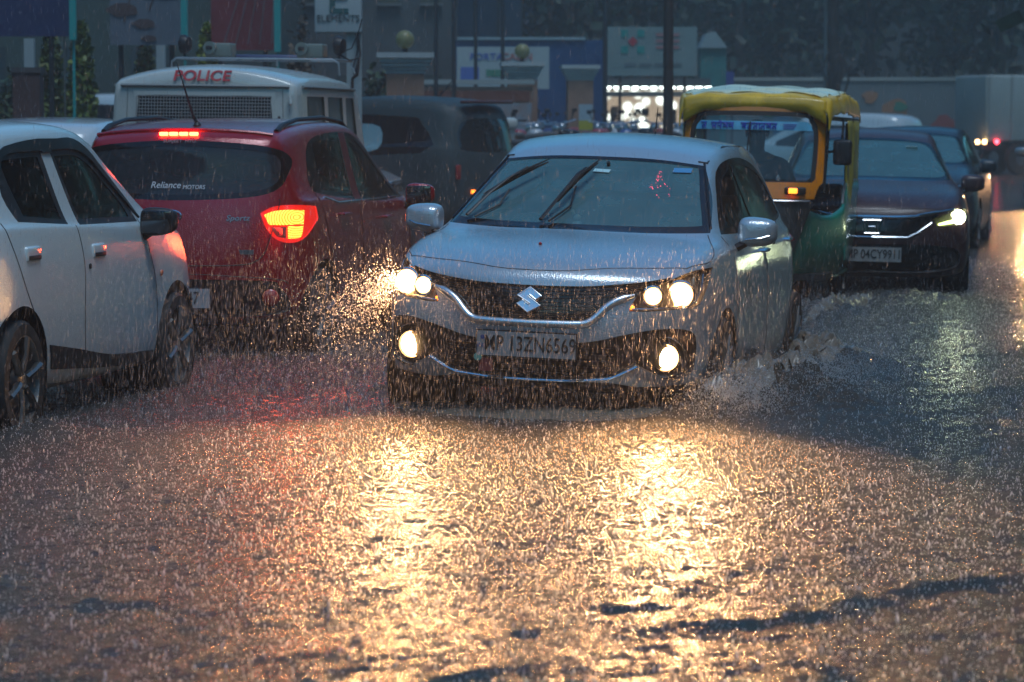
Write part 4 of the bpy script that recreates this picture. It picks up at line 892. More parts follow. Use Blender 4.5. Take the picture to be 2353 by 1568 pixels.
# a continuous skinned figure: joints, radii
def figure(name, joints, edges, parent, m, loc=(0, 0, 0), sub=2):
    me = bpy.data.meshes.new(name); names = list(joints); me.from_pydata([joints[k][0] for k in names], [(names.index(a), names.index(b_)) for a, b_ in edges], [])
    o = bpy.data.objects.new(name, me); link(o, parent); md = o.modifiers.new('skin', 'SKIN'); md.use_smooth_shade = True
    sv = me.skin_vertices[0].data
    for i, k in enumerate(names): r = joints[k][1]; sv[i].radius = r if isinstance(r, tuple) else (r, r); sv[i].use_root = (i == 0)
    s = o.modifiers.new('sub', 'SUBSURF'); s.levels = sub; s.render_levels = sub; me.materials.append(m); o.location = loc
    return o
def driver(root_auto):
    """seated driver, hands closed on the handlebar; built in the rickshaw's own frame then left top level"""
    M = Matrix.Translation(root_auto.location) @ root_auto.rotation_euler.to_matrix().to_4x4() @ Matrix.Translation((.04, 0, -.10)) @ Matrix.Diagonal((1.08, 1.04, 1.04, 1))
    skin = mat('skin', (.16, .09, .06), .55); cloth = mat('shirt', (.05, .055, .06), .85)
    J = {'pelvis': ((0, .24, .76), (.15, .11)), 'waist': ((0, .23, .92), (.145, .10)), 'chest': ((0, .24, 1.10), (.17, .115)), 'shoulders': ((0, .25, 1.22), (.14, .09)), 'neck': ((0, .27, 1.30), (.058, .06)), 'jaw': ((0, .30, 1.375), (.066, .075)), 'head': ((0, .29, 1.46), (.08, .096)), 'crown': ((0, .28, 1.525), (.06, .07))}
    E = [('pelvis', 'waist'), ('waist', 'chest'), ('chest', 'shoulders'), ('shoulders', 'neck'), ('neck', 'jaw'), ('jaw', 'head'), ('head', 'crown')]
    for s, t in ((1, 'a'), (-1, 'b')):
        J.update({'sh' + t: ((s * .20, .25, 1.20), .062), 'el' + t: ((s * .29, .44, 1.00), .045), 'wr' + t: ((s * .27, .66, 1.03), .030), 'pa' + t: ((s * .265, .73, 1.045), (.036, .020)),
                  'hip' + t: ((s * .09, .28, .74), .095), 'kn' + t: ((s * .17, .66, .74), .065), 'an' + t: ((s * .15, .70, .36), .042), 'to' + t: ((s * .16, .84, .33), .035)})
        E += [('shoulders', 'sh' + t), ('sh' + t, 'el' + t), ('el' + t, 'wr' + t), ('wr' + t, 'pa' + t), ('pelvis', 'hip' + t), ('hip' + t, 'kn' + t), ('kn' + t, 'an' + t), ('an' + t, 'to' + t)]
        for k in range(4):
            x = s * (.245 + .015 * k); J.update({'f%d1' % k + t: ((x, .765, 1.055), .009), 'f%d2' % k + t: ((x, .778, 1.03), .0085), 'f%d3' % k + t: ((x, .755, 1.008 + .003 * (k == 3)), .007)}); E += [('pa' + t, 'f%d1' % k + t), ('f%d1' % k + t, 'f%d2' % k + t), ('f%d2' % k + t, 'f%d3' % k + t)]
        J.update({'t1' + t: ((s * .235, .725, 1.02), .010), 't2' + t: ((s * .228, .75, 1.00), .008)}); E += [('pa' + t, 't1' + t), ('t1' + t, 't2' + t)]
    o = figure('person', J, E, None, skin); o.matrix_world = M
    tag(o, 'driver seated behind the rickshaw windscreen, dark shirt, short dark hair, both hands on the handlebar', 'person')
    f = MB(); f.ball((0, .395, 1.437), .016, 6, (.8, 1, 1.4)); 
    for s in (1, -1): f.ball((s * .078, .29, 1.44), .02, 6, (.4, .8, 1.3))
    f.build('face_details', skin, o)
    e = MB(); [e.ball((s * .032, .378, 1.462), .011, 6) for s in (1, -1)]; e.tube([(-.024, .378, 1.398), (0, .384, 1.395), (.024, .378, 1.398)], .004, 5); e.build('eyes_and_mouth', mat('eye_dark', (.02, .015, .015), .3), o)
    h = MB(); h.grid(lambda u, v: (.092 * math.cos(u * 2 * PI) * math.sin(.1 + v * 1.75), .275 + .104 * math.sin(u * 2 * PI) * math.sin(.1 + v * 1.75) - .012 * v, 1.455 + .10 * math.cos(.1 + v * 1.75) + (.05 * max(0, math.sin(u * 2 * PI)) * v)), 24, 10)
    h.build('hair', mat('dark_hair', (.01, .009, .008), .6), o)
    c = {k: (v[0], (tuple(q * 1.09 for q in v[1]) if isinstance(v[1], tuple) else v[1] * 1.12)) for k, v in J.items() if k in ('pelvis', 'waist', 'chest', 'shoulders', 'sha', 'shb', 'ela', 'elb')}
    figure('shirt', c, [('pelvis', 'waist'), ('waist', 'chest'), ('chest', 'shoulders'), ('shoulders', 'sha'), ('sha', 'ela'), ('shoulders', 'shb'), ('shb', 'elb')], o, cloth)
    return o

# ------------------------------------------------------------------ police van (we see its back and right side)
def police_van():
    paint = mat('van_white', (.56, .58, .54), .35, coat=.7, var=.12, vscale=3)
    root = empty('police_van', (-2.24, 26.8, -.16), -.12, .012, label='tall white police van with meshed rear window and grey speaker boxes on top', cat='van')
    root.scale = (1.06, 1.06, 1.06)
    b = Body(VAN, VAN_NOSE, VAN_TAIL, 3, cr=CR_VAN, cs={6: .5, 5: .4, 0: .75}, cap={(0, 8): .5})
    b.region('wf', 'rear', sym([(0, 1.745), (.50, 1.745), (.545, 1.70), (.56, 1.30), (.55, 1.18), (0, 1.17)], 3)); b.region('wg', 'rear', sym([(0, 1.715), (.47, 1.715), (.515, 1.67), (.53, 1.30), (.51, 1.215), (0, 1.205)], 3))
    for ax in ('right', 'left'):
        for k, (a, c) in enumerate(((-1.82, -1.12), (-1.0, -.30), (-.18, .40))):
            b.region('sw%d' % k + ax, ax, [(a, 1.18), (c, 1.18), (c - (.12 if k == 2 else 0), 1.72), (a + .04, 1.72)])
        b.region('hole', ax, arch(1.3, .38, .36)); b.region('hole', ax, arch(-1.15, .38, .36))
    b.region('ws', 'front', sym([(0, 1.72), (.60, 1.70), (.68, 1.18), (0, 1.16)]))
    spec = {'body': ('body', paint, 0, None), 'wf': ('rear_window_frame', paint, -.012, None), 'wg': ('rear_window', rear_g, .01, None), 'ws': ('windscreen', windscreen_g, .004, None)}
    for ax in ('right', 'left'): spec.update({'sw%d' % k + ax: ('window', mat('smoky_glass', (.05, .07, .06), .12, spec=.6), .012, None) for k in range(3)})
    out = b.emit(spec, root)
    m = MB()
    for k in range(45): x = -.52 + 1.04 * k / 44; m.tube([(x, -2.118, 1.215), (x, -2.09, 1.71)], .0028, 4)
    for k in range(21): z = 1.215 + .495 * k / 20; m.tube([(-.52, -2.118 + .028 * k / 20, z), (.52, -2.118 + .028 * k / 20, z)], .0028, 4)
    m.build('window_mesh', mat('mesh_wire', (.24, .26, .26), .5), root)
    g = MB()
    for s in (1, -1):
        g.tube([p for p in [b.hit('right' if s > 0 else 'left', y, 1.79, .012) for y in np.linspace(-1.9, .35, 9)] if p], .013, 6)
        b.line('rear', [(s * .60, 1.77), (s * .615, 1.2), (s * .62, .6)], .004, mb=g)
    g.tube([p for p in [b.hit('rear', x, 1.79, .012) for x in np.linspace(-.76, .76, 15)] if p], .013, 6); g.build('rain_gutter', mat('gutter_grey', (.25, .26, .25), .4), root)
    c = b.hit('rear', -.02, 1.862, .012); nrm = Vector((0, -1, .45)).normalized(); q = (-nrm).to_track_quat('Y', 'Z').to_matrix().to_4x4()
    text_mb('POLICE', .085, .004, Matrix.Translation(c) @ q, bold=.02, shear=.12, sx=1.12).build('police_lettering', mat('red_letter', (.45, .02, .03), .5), root, smooth=False, fix=False)
    MB().tube([(.585, -2.10, 1.30), (.585, -2.13, 1.34), (.585, -2.13, 1.52), (.585, -2.09, 1.56)], .012, 6).build('door_handle', black, root)
    MB().tube([(.66, -2.06, 1.72), (.67, -2.07, 1.66)], .016, 8).build('hinge', paint, root)
    # rack, speakers, beacon bar, spotlights
    rk = MB(); rz = 2.03; ya, yb_ = -.25, .55
    rk.tube([(-.68, ya, 1.94), (-.68, ya, rz - .03), (-.64, ya, rz), (.66, ya, rz), (.71, ya, rz - .03), (.72, ya, 1.90)], .009, 8).tube([(-.68, yb_, 1.90), (-.64, yb_, rz), (.66, yb_, rz), (.72, yb_, 1.90)], .009, 8)
    rk.tube([(-.64, ya, rz), (-.64, yb_, rz)], .009, 8).tube([(.68, ya, rz), (.68, yb_, rz)], .009, 8).tube([(-.1, ya, rz - .006), (-.1, yb_, rz - .006)], .008, 8).tube([(.2, ya, 1.97), (.2, ya, rz)], .01)
    ro = rk.build('roof_rack', mat('rack_steel', (.30, .32, .33), .45, metal=.6), root)
    for x in (-.36, .41):
        sp = MB(); sp.box((x + .03, .02, rz + .075), (.22, .22, .11), bev=.012).tube([(x - .03, -.15, rz + .09), (x - .03, -.06, rz + .09)], [.052, .048], 18).box((x - .03, -.03, rz + .012), (.10, .05, .05)); so = sp.build('speaker_box', mat('speaker_grey', (.16, .19, .17), .5), root)
        MB().box((x - .03, -.155, rz + .09), (.05, .012, .03), bev=.006).tube([(x - .055, -.16, rz + .09), (x - .005, -.16, rz + .09)], .006).build('speaker_badge', black, so)
    MB().box((.05, .25, rz + .018), (.60, .12, .05), bev=.02).build('beacon_bar', mat('beacon', (.06, .07, .14), .3), root)
    for x, y in ((-.64, .05), (.66, .05)):
        s_ = MB(); s_.lathe([(0, -.05), (.05, -.04), (.07, 0), (.07, .02), (0, .025)], 18, Matrix.Translation((x, y, rz + .12)) @ Matrix.Rotation(R(70), 4, 'Z') @ Matrix.Diagonal((1, 1, 1.15, 1)), axis='y').tube([(x, y, rz + .05), (x, y, rz - .01)], .012); s_.build('spotlight', black, root)
    cb = MB(); cb.tube([(.66, .06, rz + .06), (.76, .08, rz + .10), (.82, .08, rz + .25), (.84, .1, rz + .34)], .006, 6).tube([(.66, .06, rz + .05), (.74, .1, rz), (.82, .1, rz + .02), (.81, .05, rz - .12), (.775, .04, 1.88), (.775, .03, 1.80)], [.008, .008, .012, .016, .012, .014], 6).build('cable', black, root)
    for s in (1, -1):
        for y in (1.3, -1.15): wheel(root, s * .75, y, .34, .2, 5)
        MB().box((s * .74, -2.075, .80), (.09, .04, .20), bev=.015).build('tail_light', red_lens, root)
    MB().box((0, -2.14, .45), (1.55, .10, .14), bev=.03).build('rear_bumper', black, root)
    [liner_mb(MB(), s * .83, y, .38).build('wheel_arch_liner', liner, root) for s in (1, -1) for y in (1.3, -1.15)]
    return root

# ------------------------------------------------------------------ further cars
def simple_car(label, loc, rz, paint, st, nose, tail, windows, rear, kw=None, roll=0.0, extras=None, name='parked_car'):
    root = empty(name, loc, rz, roll, label=label, cat='car'); b = Body(st, nose, tail, 2, cs=CS, cr={4: .3, 6: .45, 8: .45})
    spec = {'body': ('body', paint, 0, None)}
    for ax in ('right', 'left'):
        for k, (w, m) in enumerate(windows): b.region('w%d' % k + ax, ax, smooth_poly(w, 3)); spec['w%d' % k + ax] = ('window', m, .004 if m is not gloss_black else 0, None)
        b.region('hole', ax, arch(1.25, .345)); b.region('hole', ax, arch(-1.2, .345))
    b.region('rf', 'rear', sym(rear, 3)); spec['rf'] = ('rear_window', dark_glass, .006, None)
    out = b.emit(spec, root)
    for s in (1, -1):
        for y in (1.25, -1.2): wheel(root, s * .73, y, .30, .18, 6)
        p = b.hit('rear', s * .66, .90, .004); MB().box(p, (.12, .03, .18), bev=.03).build('tail_light', red_lens, root)
    [liner_mb(MB(), s * .80, y, .347).build('wheel_arch_liner', liner, root) for s in (1, -1) for y in (1.25, -1.2)]
    if extras: extras(root, b)
    return root
REARW = [(0, 1.40), (.40, 1.385), (.56, 1.35), (.625, 1.26), (.60, 1.14), (.5, 1.085), (0, 1.07)]

def truck():
    root = empty('truck', at(2440, 352, 82) * Vector((1, 1, 0)), R(-16) * -1, label='pale box truck at the far right edge with small amber and red lamps', cat='truck')
    w = mat('truck_box', (.30, .34, .33), .5, var=.15, vscale=1)
    o = MB().box((0, 0, 1.75), (5.4, 2.0, 1.75), bev=.06).build('cargo_box', w, root)
    m = MB(); [m.box((x, -1.01, 1.75), (.05, .04, 1.7)) for x in np.linspace(-2.6, 2.6, 9)]; m.build('box_ribs', mat('truck_rib', (.25, .28, .28), .5), o, smooth=False)
    MB().box((.0, 0, .74), (5.4, 1.5, .16)).box((1.3, -.85, .55), (1.6, .1, .35)).build('chassis', black, root, smooth=False)
    MB().box((3.35, 0, 1.35), (1.3, 1.9, 1.7), bev=.15).build('cab', w, root)
    for x in (-1.6, 2.9):
        for y in (-.85, .85): MB().lathe([(.2, -.12), (.42, -.12), (.45, -.08), (.45, .08), (.42, .12), (.2, .12)], 24, Matrix.Translation((x, y, .42)), axis='y').build('wheel', rubber, root)
    for px, c in ((2222, 0), (2240, 0), (2272, 1)):
        P = at(px, 326, 80.8); P = root.matrix_basis.inverted() @ P if False else (Matrix.Translation(root.location) @ root.rotation_euler.to_matrix().to_4x4()).inverted() @ P
        P.y = -1.06; MB().box(P, (.11, .06, .11), bev=.03).build('marker_lamp', mat('truck_amber', (1, .6, .2), .4, emit=(1, .55, .22), es=5) if not c else mat('truck_red', (1, .05, .05), .4, emit=(1, .04, .06), es=5), root)
    return root

# ------------------------------------------------------------------ street furniture and far setting
def cyl_between(mb, a, b_, r, n=10): return mb.tube([a, b_], r, n)
def pillar(px, pytop, D, wpx, label, lamp=False):
    s = FOC / D; w = wpx / s; c = at(px, 300, D); top = at(px, pytop, D).z
    root = empty('gate_pillar', (c.x, D, 0), 0.05, label=label, cat='gate pillar', group='gate pillars')
    brick = mat('brick', (.34, .18, .12), .75, var=.35, vscale=3); stone = mat('cornice_stone', (.42, .44, .43), .6, var=.2)
    MB().box((0, 0, (top - .30) / 2), (w * .66, w * .66, top - .30)).build('shaft', brick, root, smooth=False)
    m = MB(); z = top - .30
    for k, (ww, h) in enumerate(((.68, .05), (.74, .05), (.82, .06), (.90, .06), (1.0, .08))): m.box((0, 0, z + h / 2), (w * ww, w * ww, h - .004)); z += h
    m.build('cornice', stone, root, smooth=False)
    if lamp:
        MB().tube([(0, 0, top), (0, 0, top + .06)], .04).build('lamp_base', black, root)
        MB().ball((0, 0, top + .19), .135, 12).build('globe_lamp', mat('globe_glass', (.20, .18, .07), .4), root)
    return root
def pole(px, D, wpx, py_top=-120, label='', name='pole', mcol=(.03, .03, .035), tilt=0.0, group=None, cat='pole'):
    c = at(px, 300, D); r = wpx / FOC * D / 2; t = at(px, py_top, D).z + (1.5 if py_top < 0 else 0)
    o = MB().tube([(0, 0, 0), (tilt * .5, 0, t * .5), (tilt, 0, t)], [r * 1.1, r, r * .92], 10).tube([(0, 0, 0), (0, 0, .08)], r * 2, 10).build(name, mat('pole_%d' % int(sum(mcol) * 1000), mcol, .6), None)
    o.location = (c.x, D, 0); return tag(o, label, cat, group)
def board(px0, px1, py0, py1, D, name, label, m, cat='billboard', frame=None, legs=True, thick=.06, extra=None):
    a = at(px0, py1, D); c = at(px1, py0, D); w = c.x - a.x; h = c.z - a.z
    root = empty(name, ((a.x + c.x) / 2, D, 0), 0, label=label, cat=cat)
    zc = (a.z + c.z) / 2; pan = MB().box((0, 0, zc), (w, thick, h)).build('panel', m, root, smooth=False)
    if frame: 
        f = MB(); t = .03
        for x in (-w / 2, w / 2): f.box((x, -.006, zc), (t, thick + .03, h + t))
        for z in (zc - h / 2, zc + h / 2): f.box((0, -.003, z), (w - t, thick + .024, t))
        f.build('frame', frame, root, smooth=False)
    if legs:
        l = MB(); [l.box((x, .05 + thick / 2, a.z / 2 + .2), (.06, .06, a.z + .4)) for x in (-w * .36, w * .36)]; l.build('posts', black, root, smooth=False)
    if extra: extra(root, pan, w, h, zc, thick)
    return root
def leaf_crown(name, m, parent, rx, ry, rz, cz, n=1500, size=.12, seed=1, cone=False, cx=0.0):
    rg = np.random.default_rng(seed); v = np.zeros((n * 4, 3)); d = rg.normal(size=(n, 3)); d /= np.linalg.norm(d, axis=1)[:, None]
    nb = max(10, n // 90); bc = rg.normal(size=(nb, 3)); bc /= np.linalg.norm(bc, axis=1)[:, None]; bc *= rg.uniform(.35, 1.0, (nb, 1))
    k = rg.integers(0, nb, n); p = bc[k] + d * rg.uniform(.05, .42, (n, 1))
    if cone:
        t = rg.uniform(0, 1, n); an = rg.uniform(0, 2 * PI, n); r = np.sqrt(np.clip(1 - t ** 1.6, 0, 1)) * rg.uniform(.55, 1.08, n) * (1 + .12 * np.sin(an * 3 + t * 9)); p = np.stack([r * np.cos(an), r * np.sin(an), 2 * t - 1], 1)
    P = p * np.array([rx, ry, rz]) + np.array([cx, 0, cz]); a = rg.normal(size=(n, 3)); a /= np.linalg.norm(a, axis=1)[:, None]; b_ = np.cross(a, d); b_ /= np.linalg.norm(b_, axis=1)[:, None] + 1e-9
    s = size * rg.uniform(.5, 1.3, (n, 1))
    for i, (u, w) in enumerate(((-1, -.5), (1, -.5), (1, .5), (-1, .5))): v[i::4] = P + a * s * u + b_ * s * w
    f = np.arange(n * 4).reshape(n, 4); me = bpy.data.meshes.new(name); me.from_pydata(v.tolist(), [], f.tolist()); me.materials.append(m)
    o = bpy.data.objects.new(name, me); link(o, parent); return o
def leafm(name, c1, c2):
    return mat(name, c1, .55, var=.5, vscale=2.2, var_col=c2)
def tree(px, D, h, r, label, seed, group=None, mleaf=None, trunk=.14):
    c = at(px, 300, D); root = empty('tree', (c.x, D, 0), random.uniform(0, 6), label=label, cat='tree', group=group)
    t = MB().tube([(0, 0, -.05), (.05, 0, h * .3), (-.03, .04, h * .6)], [trunk * 1.3, trunk, trunk * .6], 8); rr = random.Random(seed)
    for k in range(6): a = rr.uniform(0, 6.28); z = h * rr.uniform(.3, .55); t.tube([(0, 0, z), (math.cos(a) * r * .3, math.sin(a) * r * .3, z + h * .15), (math.cos(a) * r * .65, math.sin(a) * r * .65, z + h * .28)], [trunk * .5, trunk * .35, trunk * .15], 6)
    t.build('trunk', mat('bark', (.05, .045, .04), .8, var=.4), root)
    leaf_crown('crown', mleaf or leafm('leaf_dark', (.035, .07, .04), (.012, .025, .018)), root, r, r, h * .48, h * .56, 3200, .19, seed)
    return root
def shrub(px, pytop, D, wpx, label, seed, cone=True, col=((.10, .14, .02), (.02, .045, .015)), pot=0.0):
    c = at(px, 300, D); top = at(px, pytop, D).z; w = wpx / FOC * D / 2
    root = empty('shrub', (c.x, D, 0), 0, label=label, cat='shrub'); MB().tube([(0, 0, -.02), (0, 0, top * .5)], [.05, .03], 8).build('stem', mat('bark', (.05, .045, .04), .8, var=.4), root)
    leaf_crown('foliage', leafm('leaf_%d' % seed, *col), root, w, w, top * .5, top * .52, 3000, .045, seed, cone)
    return root
def motorbike(tank=None):
    root = empty('motorcycle', (0, 0, 0), 0, label='x', cat='motorcycle')
    for y in (.62, -.62):
        w = MB().lathe([(.22, -.05), (.28, -.05), (.30, 0), (.28, .05), (.22, .05)], 22, Matrix.Translation((0, y, .30))).build('wheel', rubber, root)
    MB().tube([(0, .60, .32), (0, .42, .95)], .03).tube([(-.30, .36, 1.03), (-.1, .42, 1.0), (.1, .42, 1.0), (.30, .36, 1.03)], .014).tube([(0, -.62, .30), (0, -.1, .35), (0, .2, .4)], .03).build('frame', steel, root)
    MB().box((0, .16, .80), (.24, .46, .22), bev=.09).build('fuel_tank', tank or gloss_black, root); MB().box((0, -.35, .80), (.26, .66, .09), rot=(R(-5), 0, 0), bev=.04).build('seat', seat_m, root)
    MB().box((0, .05, .48), (.26, .38, .30), bev=.05).build('engine', mat('engine', (.08, .08, .085), .5, metal=.5), root); MB().ball((0, .50, .92), .09, 8).build('headlight', steel, root)
    MB().tube([(-.22, .38, 1.03), (-.28, .36, 1.16)], .008).box((-.29, .36, 1.19), (.09, .02, .06), bev=.01).tube([(.22, .38, 1.03), (.28, .36, 1.16)], .008).box((.29, .36, 1.19), (.09, .02, .06), bev=.01).build('mirror', black, root)
    MB().grid(lambda u, v: ((v - .5) * .14, -.62 + .32 * math.cos(PI * (.15 + .75 * u)), .30 + .32 * math.sin(PI * (.15 + .75 * u))), 12, 3).build('mudguard', tank or gloss_black, root)
    return root
# ================================================================== THE PLACE
# ------------------------------------------------------------------ water and road bed
def vnoise(X, Y, seed, n=256):
    rg = np.random.default_rng(seed); T = rg.uniform(-1, 1, (n, n)); xi = np.floor(X).astype(int); yi = np.floor(Y).astype(int); fx = X - xi; fy = Y - yi
    fx = fx * fx * (3 - 2 * fx); fy = fy * fy * (3 - 2 * fy); g = lambda a, b: T[a % n, b % n]
    return (g(xi, yi) * (1 - fx) + g(xi + 1, yi) * fx) * (1 - fy) + (g(xi, yi + 1) * (1 - fx) + g(xi + 1, yi + 1) * fx) * fy
def crest(X, Y, p0, p1, h, w, bend=0.0, fade=.25, seed=1):
    """one travelling wave front between two points of the street, steep on its near side"""
    dx, dy = p1[0] - p0[0], p1[1] - p0[1]; L = math.hypot(dx, dy); ux, uy = dx / L, dy / L; t = ((X - p0[0]) * ux + (Y - p0[1]) * uy) / L; d = -(X - p0[0]) * uy + (Y - p0[1]) * ux
    d = d + bend * 4 * t * (1 - t) + .07 * vnoise(t * L * 2.3, t * 0 + seed, seed + 50) + .03 * vnoise(t * L * 7, t * 0 + seed, seed + 90)
    env = np.clip(t / fade, 0, 1) * np.clip((1 - t) / fade, 0, 1); env = env * env * (3 - 2 * env)
    return h * env * np.where(d < 0, np.exp(-(d / (w * .45)) ** 2), np.exp(-(d / (w * 1.6)) ** 2))
def ground_xy(px, py): 
    p1 = at(px, py, 10.0); t = CAM_H / (CAM_H - p1.z); return (p1.x * t, 10.0 * t)
CRESTS = [((280, 1500), (1100, 1290), .022, .20), ((1020, 1290), (1950, 1085), .030, .16), ((840, 1560), (2000, 1225), .034, .22), ((1150, 1500), (2500, 1290), .045, .30), ((60, 1210), (900, 1160), .014, .2),
          ((1700, 860), (2420, 800), .03, .25), ((1740, 950), (2450, 870), .03, .25), ((1800, 1010), (2420, 960), .022, .2), ((1250, 1110), (1560, 1085), .014, .10), ((700, 1080), (1300, 1130), .010, .12), ((1200, 1420), (1750, 1330), .020, .18),
          ((-100, 1330), (700, 1420), .016, .25), ((1800, 760), (2400, 720), .025, .3), ((600, 1640), (1700, 1420), .022, .2)]
def water_height(X, Y):
    Z = np.zeros_like(X)
    for k, (a, b_, h, w) in enumerate(CRESTS): Z += crest(X, Y, ground_xy(*a), ground_xy(*b_), h * .30, w * .65, .05, .3, k)
    near = np.clip((46 - Y) / 20, 0, 1)
    c, s = math.cos(.25), math.sin(.25); U = X * c + Y * s; V = -X * s + Y * c; U = U + .12 * vnoise(U * 1.7, V * 1.7, 31); V = V + .10 * vnoise(U * 1.9, V * 1.9, 32)
    Z += near * (.0024 * vnoise(U * 1.6, V * 3.0, 3) + .0021 * vnoise(U * 3.6, V * 11, 4) + .0020 * vnoise(U * 7, V * 21, 5) + .0017 * vnoise(U * 14, V * 37, 6) + .0009 * vnoise(U * 41, V * 60, 7))
    Z += .012 * vnoise(X * .35, Y * .5, 8)
    # churned water round the moving wheels
    for (px, py, r, h) in ((1760, 905, .42, .16), (1640, 940, .30, .10), (1880, 850, .45, .12), (1800, 940, .5, .07), (1870, 720, .35, .10), (90, 1005, .18, .06), (2080, 690, .5, .07), (900, 905, .3, .05)):
        gx, gy = ground_xy(px, py); q = np.exp(-(((X - gx) / r) ** 2 + ((Y - gy) / (r * 1.6)) ** 2)); Z += h * q * (.45 + .6 * np.abs(vnoise(X * 7, Y * 7, 21)) + .5 * np.abs(vnoise(X * 16, Y * 16, 22)) + .25 * np.abs(vnoise(X * 34, Y * 34, 23)))
    return Z
def graded(lo, hi, step, far_lo, far_hi, g=1.25):
    a = list(np.arange(lo, hi, step)); s = step; x = hi
    while x < far_hi: a.append(x); s *= g; x += s
    a.append(far_hi); s = step; x = lo - s
    while x > far_lo: a.insert(0, x); s *= g; x -= s
    a.insert(0, far_lo); return np.array(a)
def build_water():
    xs = graded(-3.6, 4.6, .013, -260, 260); ys = np.concatenate([graded(7.0, 16.5, .013, -60, 16.51)[:-1], np.arange(16.52, 30, .03), graded(30.0, 46.0, .10, 29.99, 300)[1:]]); ys = np.unique(np.round(ys, 4))
    X, Y = np.meshgrid(xs, ys); Z = water_height(X, Y); nx, ny = len(xs), len(ys)
    # rings and pits left by the drops
    rg = np.random.default_rng(5); step = .013; i0 = int(np.searchsorted(xs, -3.6)); j0 = int(np.searchsorted(ys, 7.0))
    for _ in range(17000):
        cx = rg.uniform(-3.3, 4.3); cy_ = rg.uniform(7.1, 16.3); r = rg.uniform(.014, .04); i = i0 + int((cx + 3.6) / step); j = j0 + int((cy_ - 7.0) / step); w = 5
        sl = (slice(max(0, j - w), j + w), slice(max(0, i - w), i + w)); d = np.hypot(X[sl] - cx, Y[sl] - cy_)
        Z[sl] += rg.uniform(.001, .0042) * np.cos(d / r * 4.2) * np.exp(-(d / r) ** 2)
    me = bpy.data.meshes.new('water'); V = np.stack([X, Y, Z], -1).reshape(-1, 3).astype(np.float32)
    idx = np.arange(nx * ny).reshape(ny, nx); F = np.stack([idx[:-1, :-1], idx[:-1, 1:], idx[1:, 1:], idx[1:, :-1]], -1).reshape(-1, 4)
    me.vertices.add(len(V)); me.vertices.foreach_set('co', V.ravel()); me.loops.add(F.size); me.loops.foreach_set('vertex_index', F.ravel().astype(np.int32))
    me.polygons.add(len(F)); me.polygons.foreach_set('loop_start', np.arange(0, F.size, 4, dtype=np.int32)); me.polygons.foreach_set('loop_total', np.full(len(F), 4, dtype=np.int32))
    me.update(); me.shade_smooth()
    m = bpy.data.materials.new('muddy_water'); m.use_nodes = True; N = m.node_tree.nodes; L = m.node_tree.links; b = N['Principled BSDF']
    b.inputs['Base Color'].default_value = (.058, .048, .038, 1); b.inputs['Roughness'].default_value = .13; b.inputs['IOR'].default_value = 1.33; b.inputs['Specular IOR Level'].default_value = .6
    tc = N.new('ShaderNodeTexCoord'); n1 = N.new('ShaderNodeTexNoise'); n1.inputs['Scale'].default_value = 75; n1.inputs['Detail'].default_value = 6; n1.inputs['Roughness'].default_value = .8
    mp = N.new('ShaderNodeMapping'); mp.inputs['Scale'].default_value = (1, .55, 1); mp.inputs['Rotation'].default_value = (0, 0, .25); L.new(tc.outputs['Object'], mp.inputs[0]); L.new(mp.outputs[0], n1.inputs['Vector'])
    vo = N.new('ShaderNodeTexVoronoi'); vo.inputs['Scale'].default_value = 44; L.new(tc.outputs['Object'], vo.inputs['Vector'])
    ad = N.new('ShaderNodeMath'); ad.operation = 'MULTIPLY_ADD'; L.new(vo.outputs['Distance'], ad.inputs[0]); ad.inputs[1].default_value = .35; L.new(n1.outputs['Fac'], ad.inputs[2])
    bp = N.new('ShaderNodeBump'); bp.inputs['Strength'].default_value = .8; bp.inputs['Distance'].default_value = .016; L.new(ad.outputs[0], bp.inputs['Height']); L.new(bp.outputs[0], b.inputs['Normal'])
    me.materials.append(m); o = bpy.data.objects.new('water', me); link(o); tag(o, 'muddy brown floodwater covering the road, pitted by rain', None, None, 'structure')
    g = MB().add([(-260, -60, -.14), (260, -60, -.14), (260, 300, -.14), (-260, 300, -.14)], [(0, 1, 2, 3)]).build('road', mat('wet_asphalt', (.04, .038, .036), .5), None, smooth=False); tag(g, 'asphalt road bed under the floodwater', None, None, 'structure')
build_water()

# ------------------------------------------------------------------ vehicles
silver_car(); red_car(); white_car()
honda_paint = mat('plum_paint', (.055, .022, .024), .45, metal=0, coat=.25, bump=.1, bscale=120)
r_, b_, o_ = sedan(honda_paint, 'dark plum saloon with one greenish white headlight shining, beside the auto rickshaw', (3.22, 27.9, -.08), PI - .09, -.02, True)
c = b_.hit('front', 0, .645, .012); m = MB(); m.tube([c + Vector((x, 0, z)) for x, z in ((-.075, .055), (.075, .055), (.062, -.055), (-.062, -.055), (-.075, .055))], .007, 6)
m.tube([c + Vector((-.045, 0, .04)), c + Vector((-.030, 0, 0)), c + Vector((-.036, 0, -.04))], .009, 6).tube([c + Vector((.045, 0, .04)), c + Vector((.030, 0, 0)), c + Vector((.036, 0, -.04))], .009, 6).tube([c + Vector((-.03, 0, 0)), c + Vector((.03, 0, 0))], .009, 6); m.build('emblem', chrome, r_)
plate(r_, b_.hit('front', 0, .42, .025) + Vector((0, .01, 0)), 'MP 04CY9911', 1)
cool = mat('lamp_cool', (.9, 1, .8), .3, emit=(.88, 1, .62), es=14)
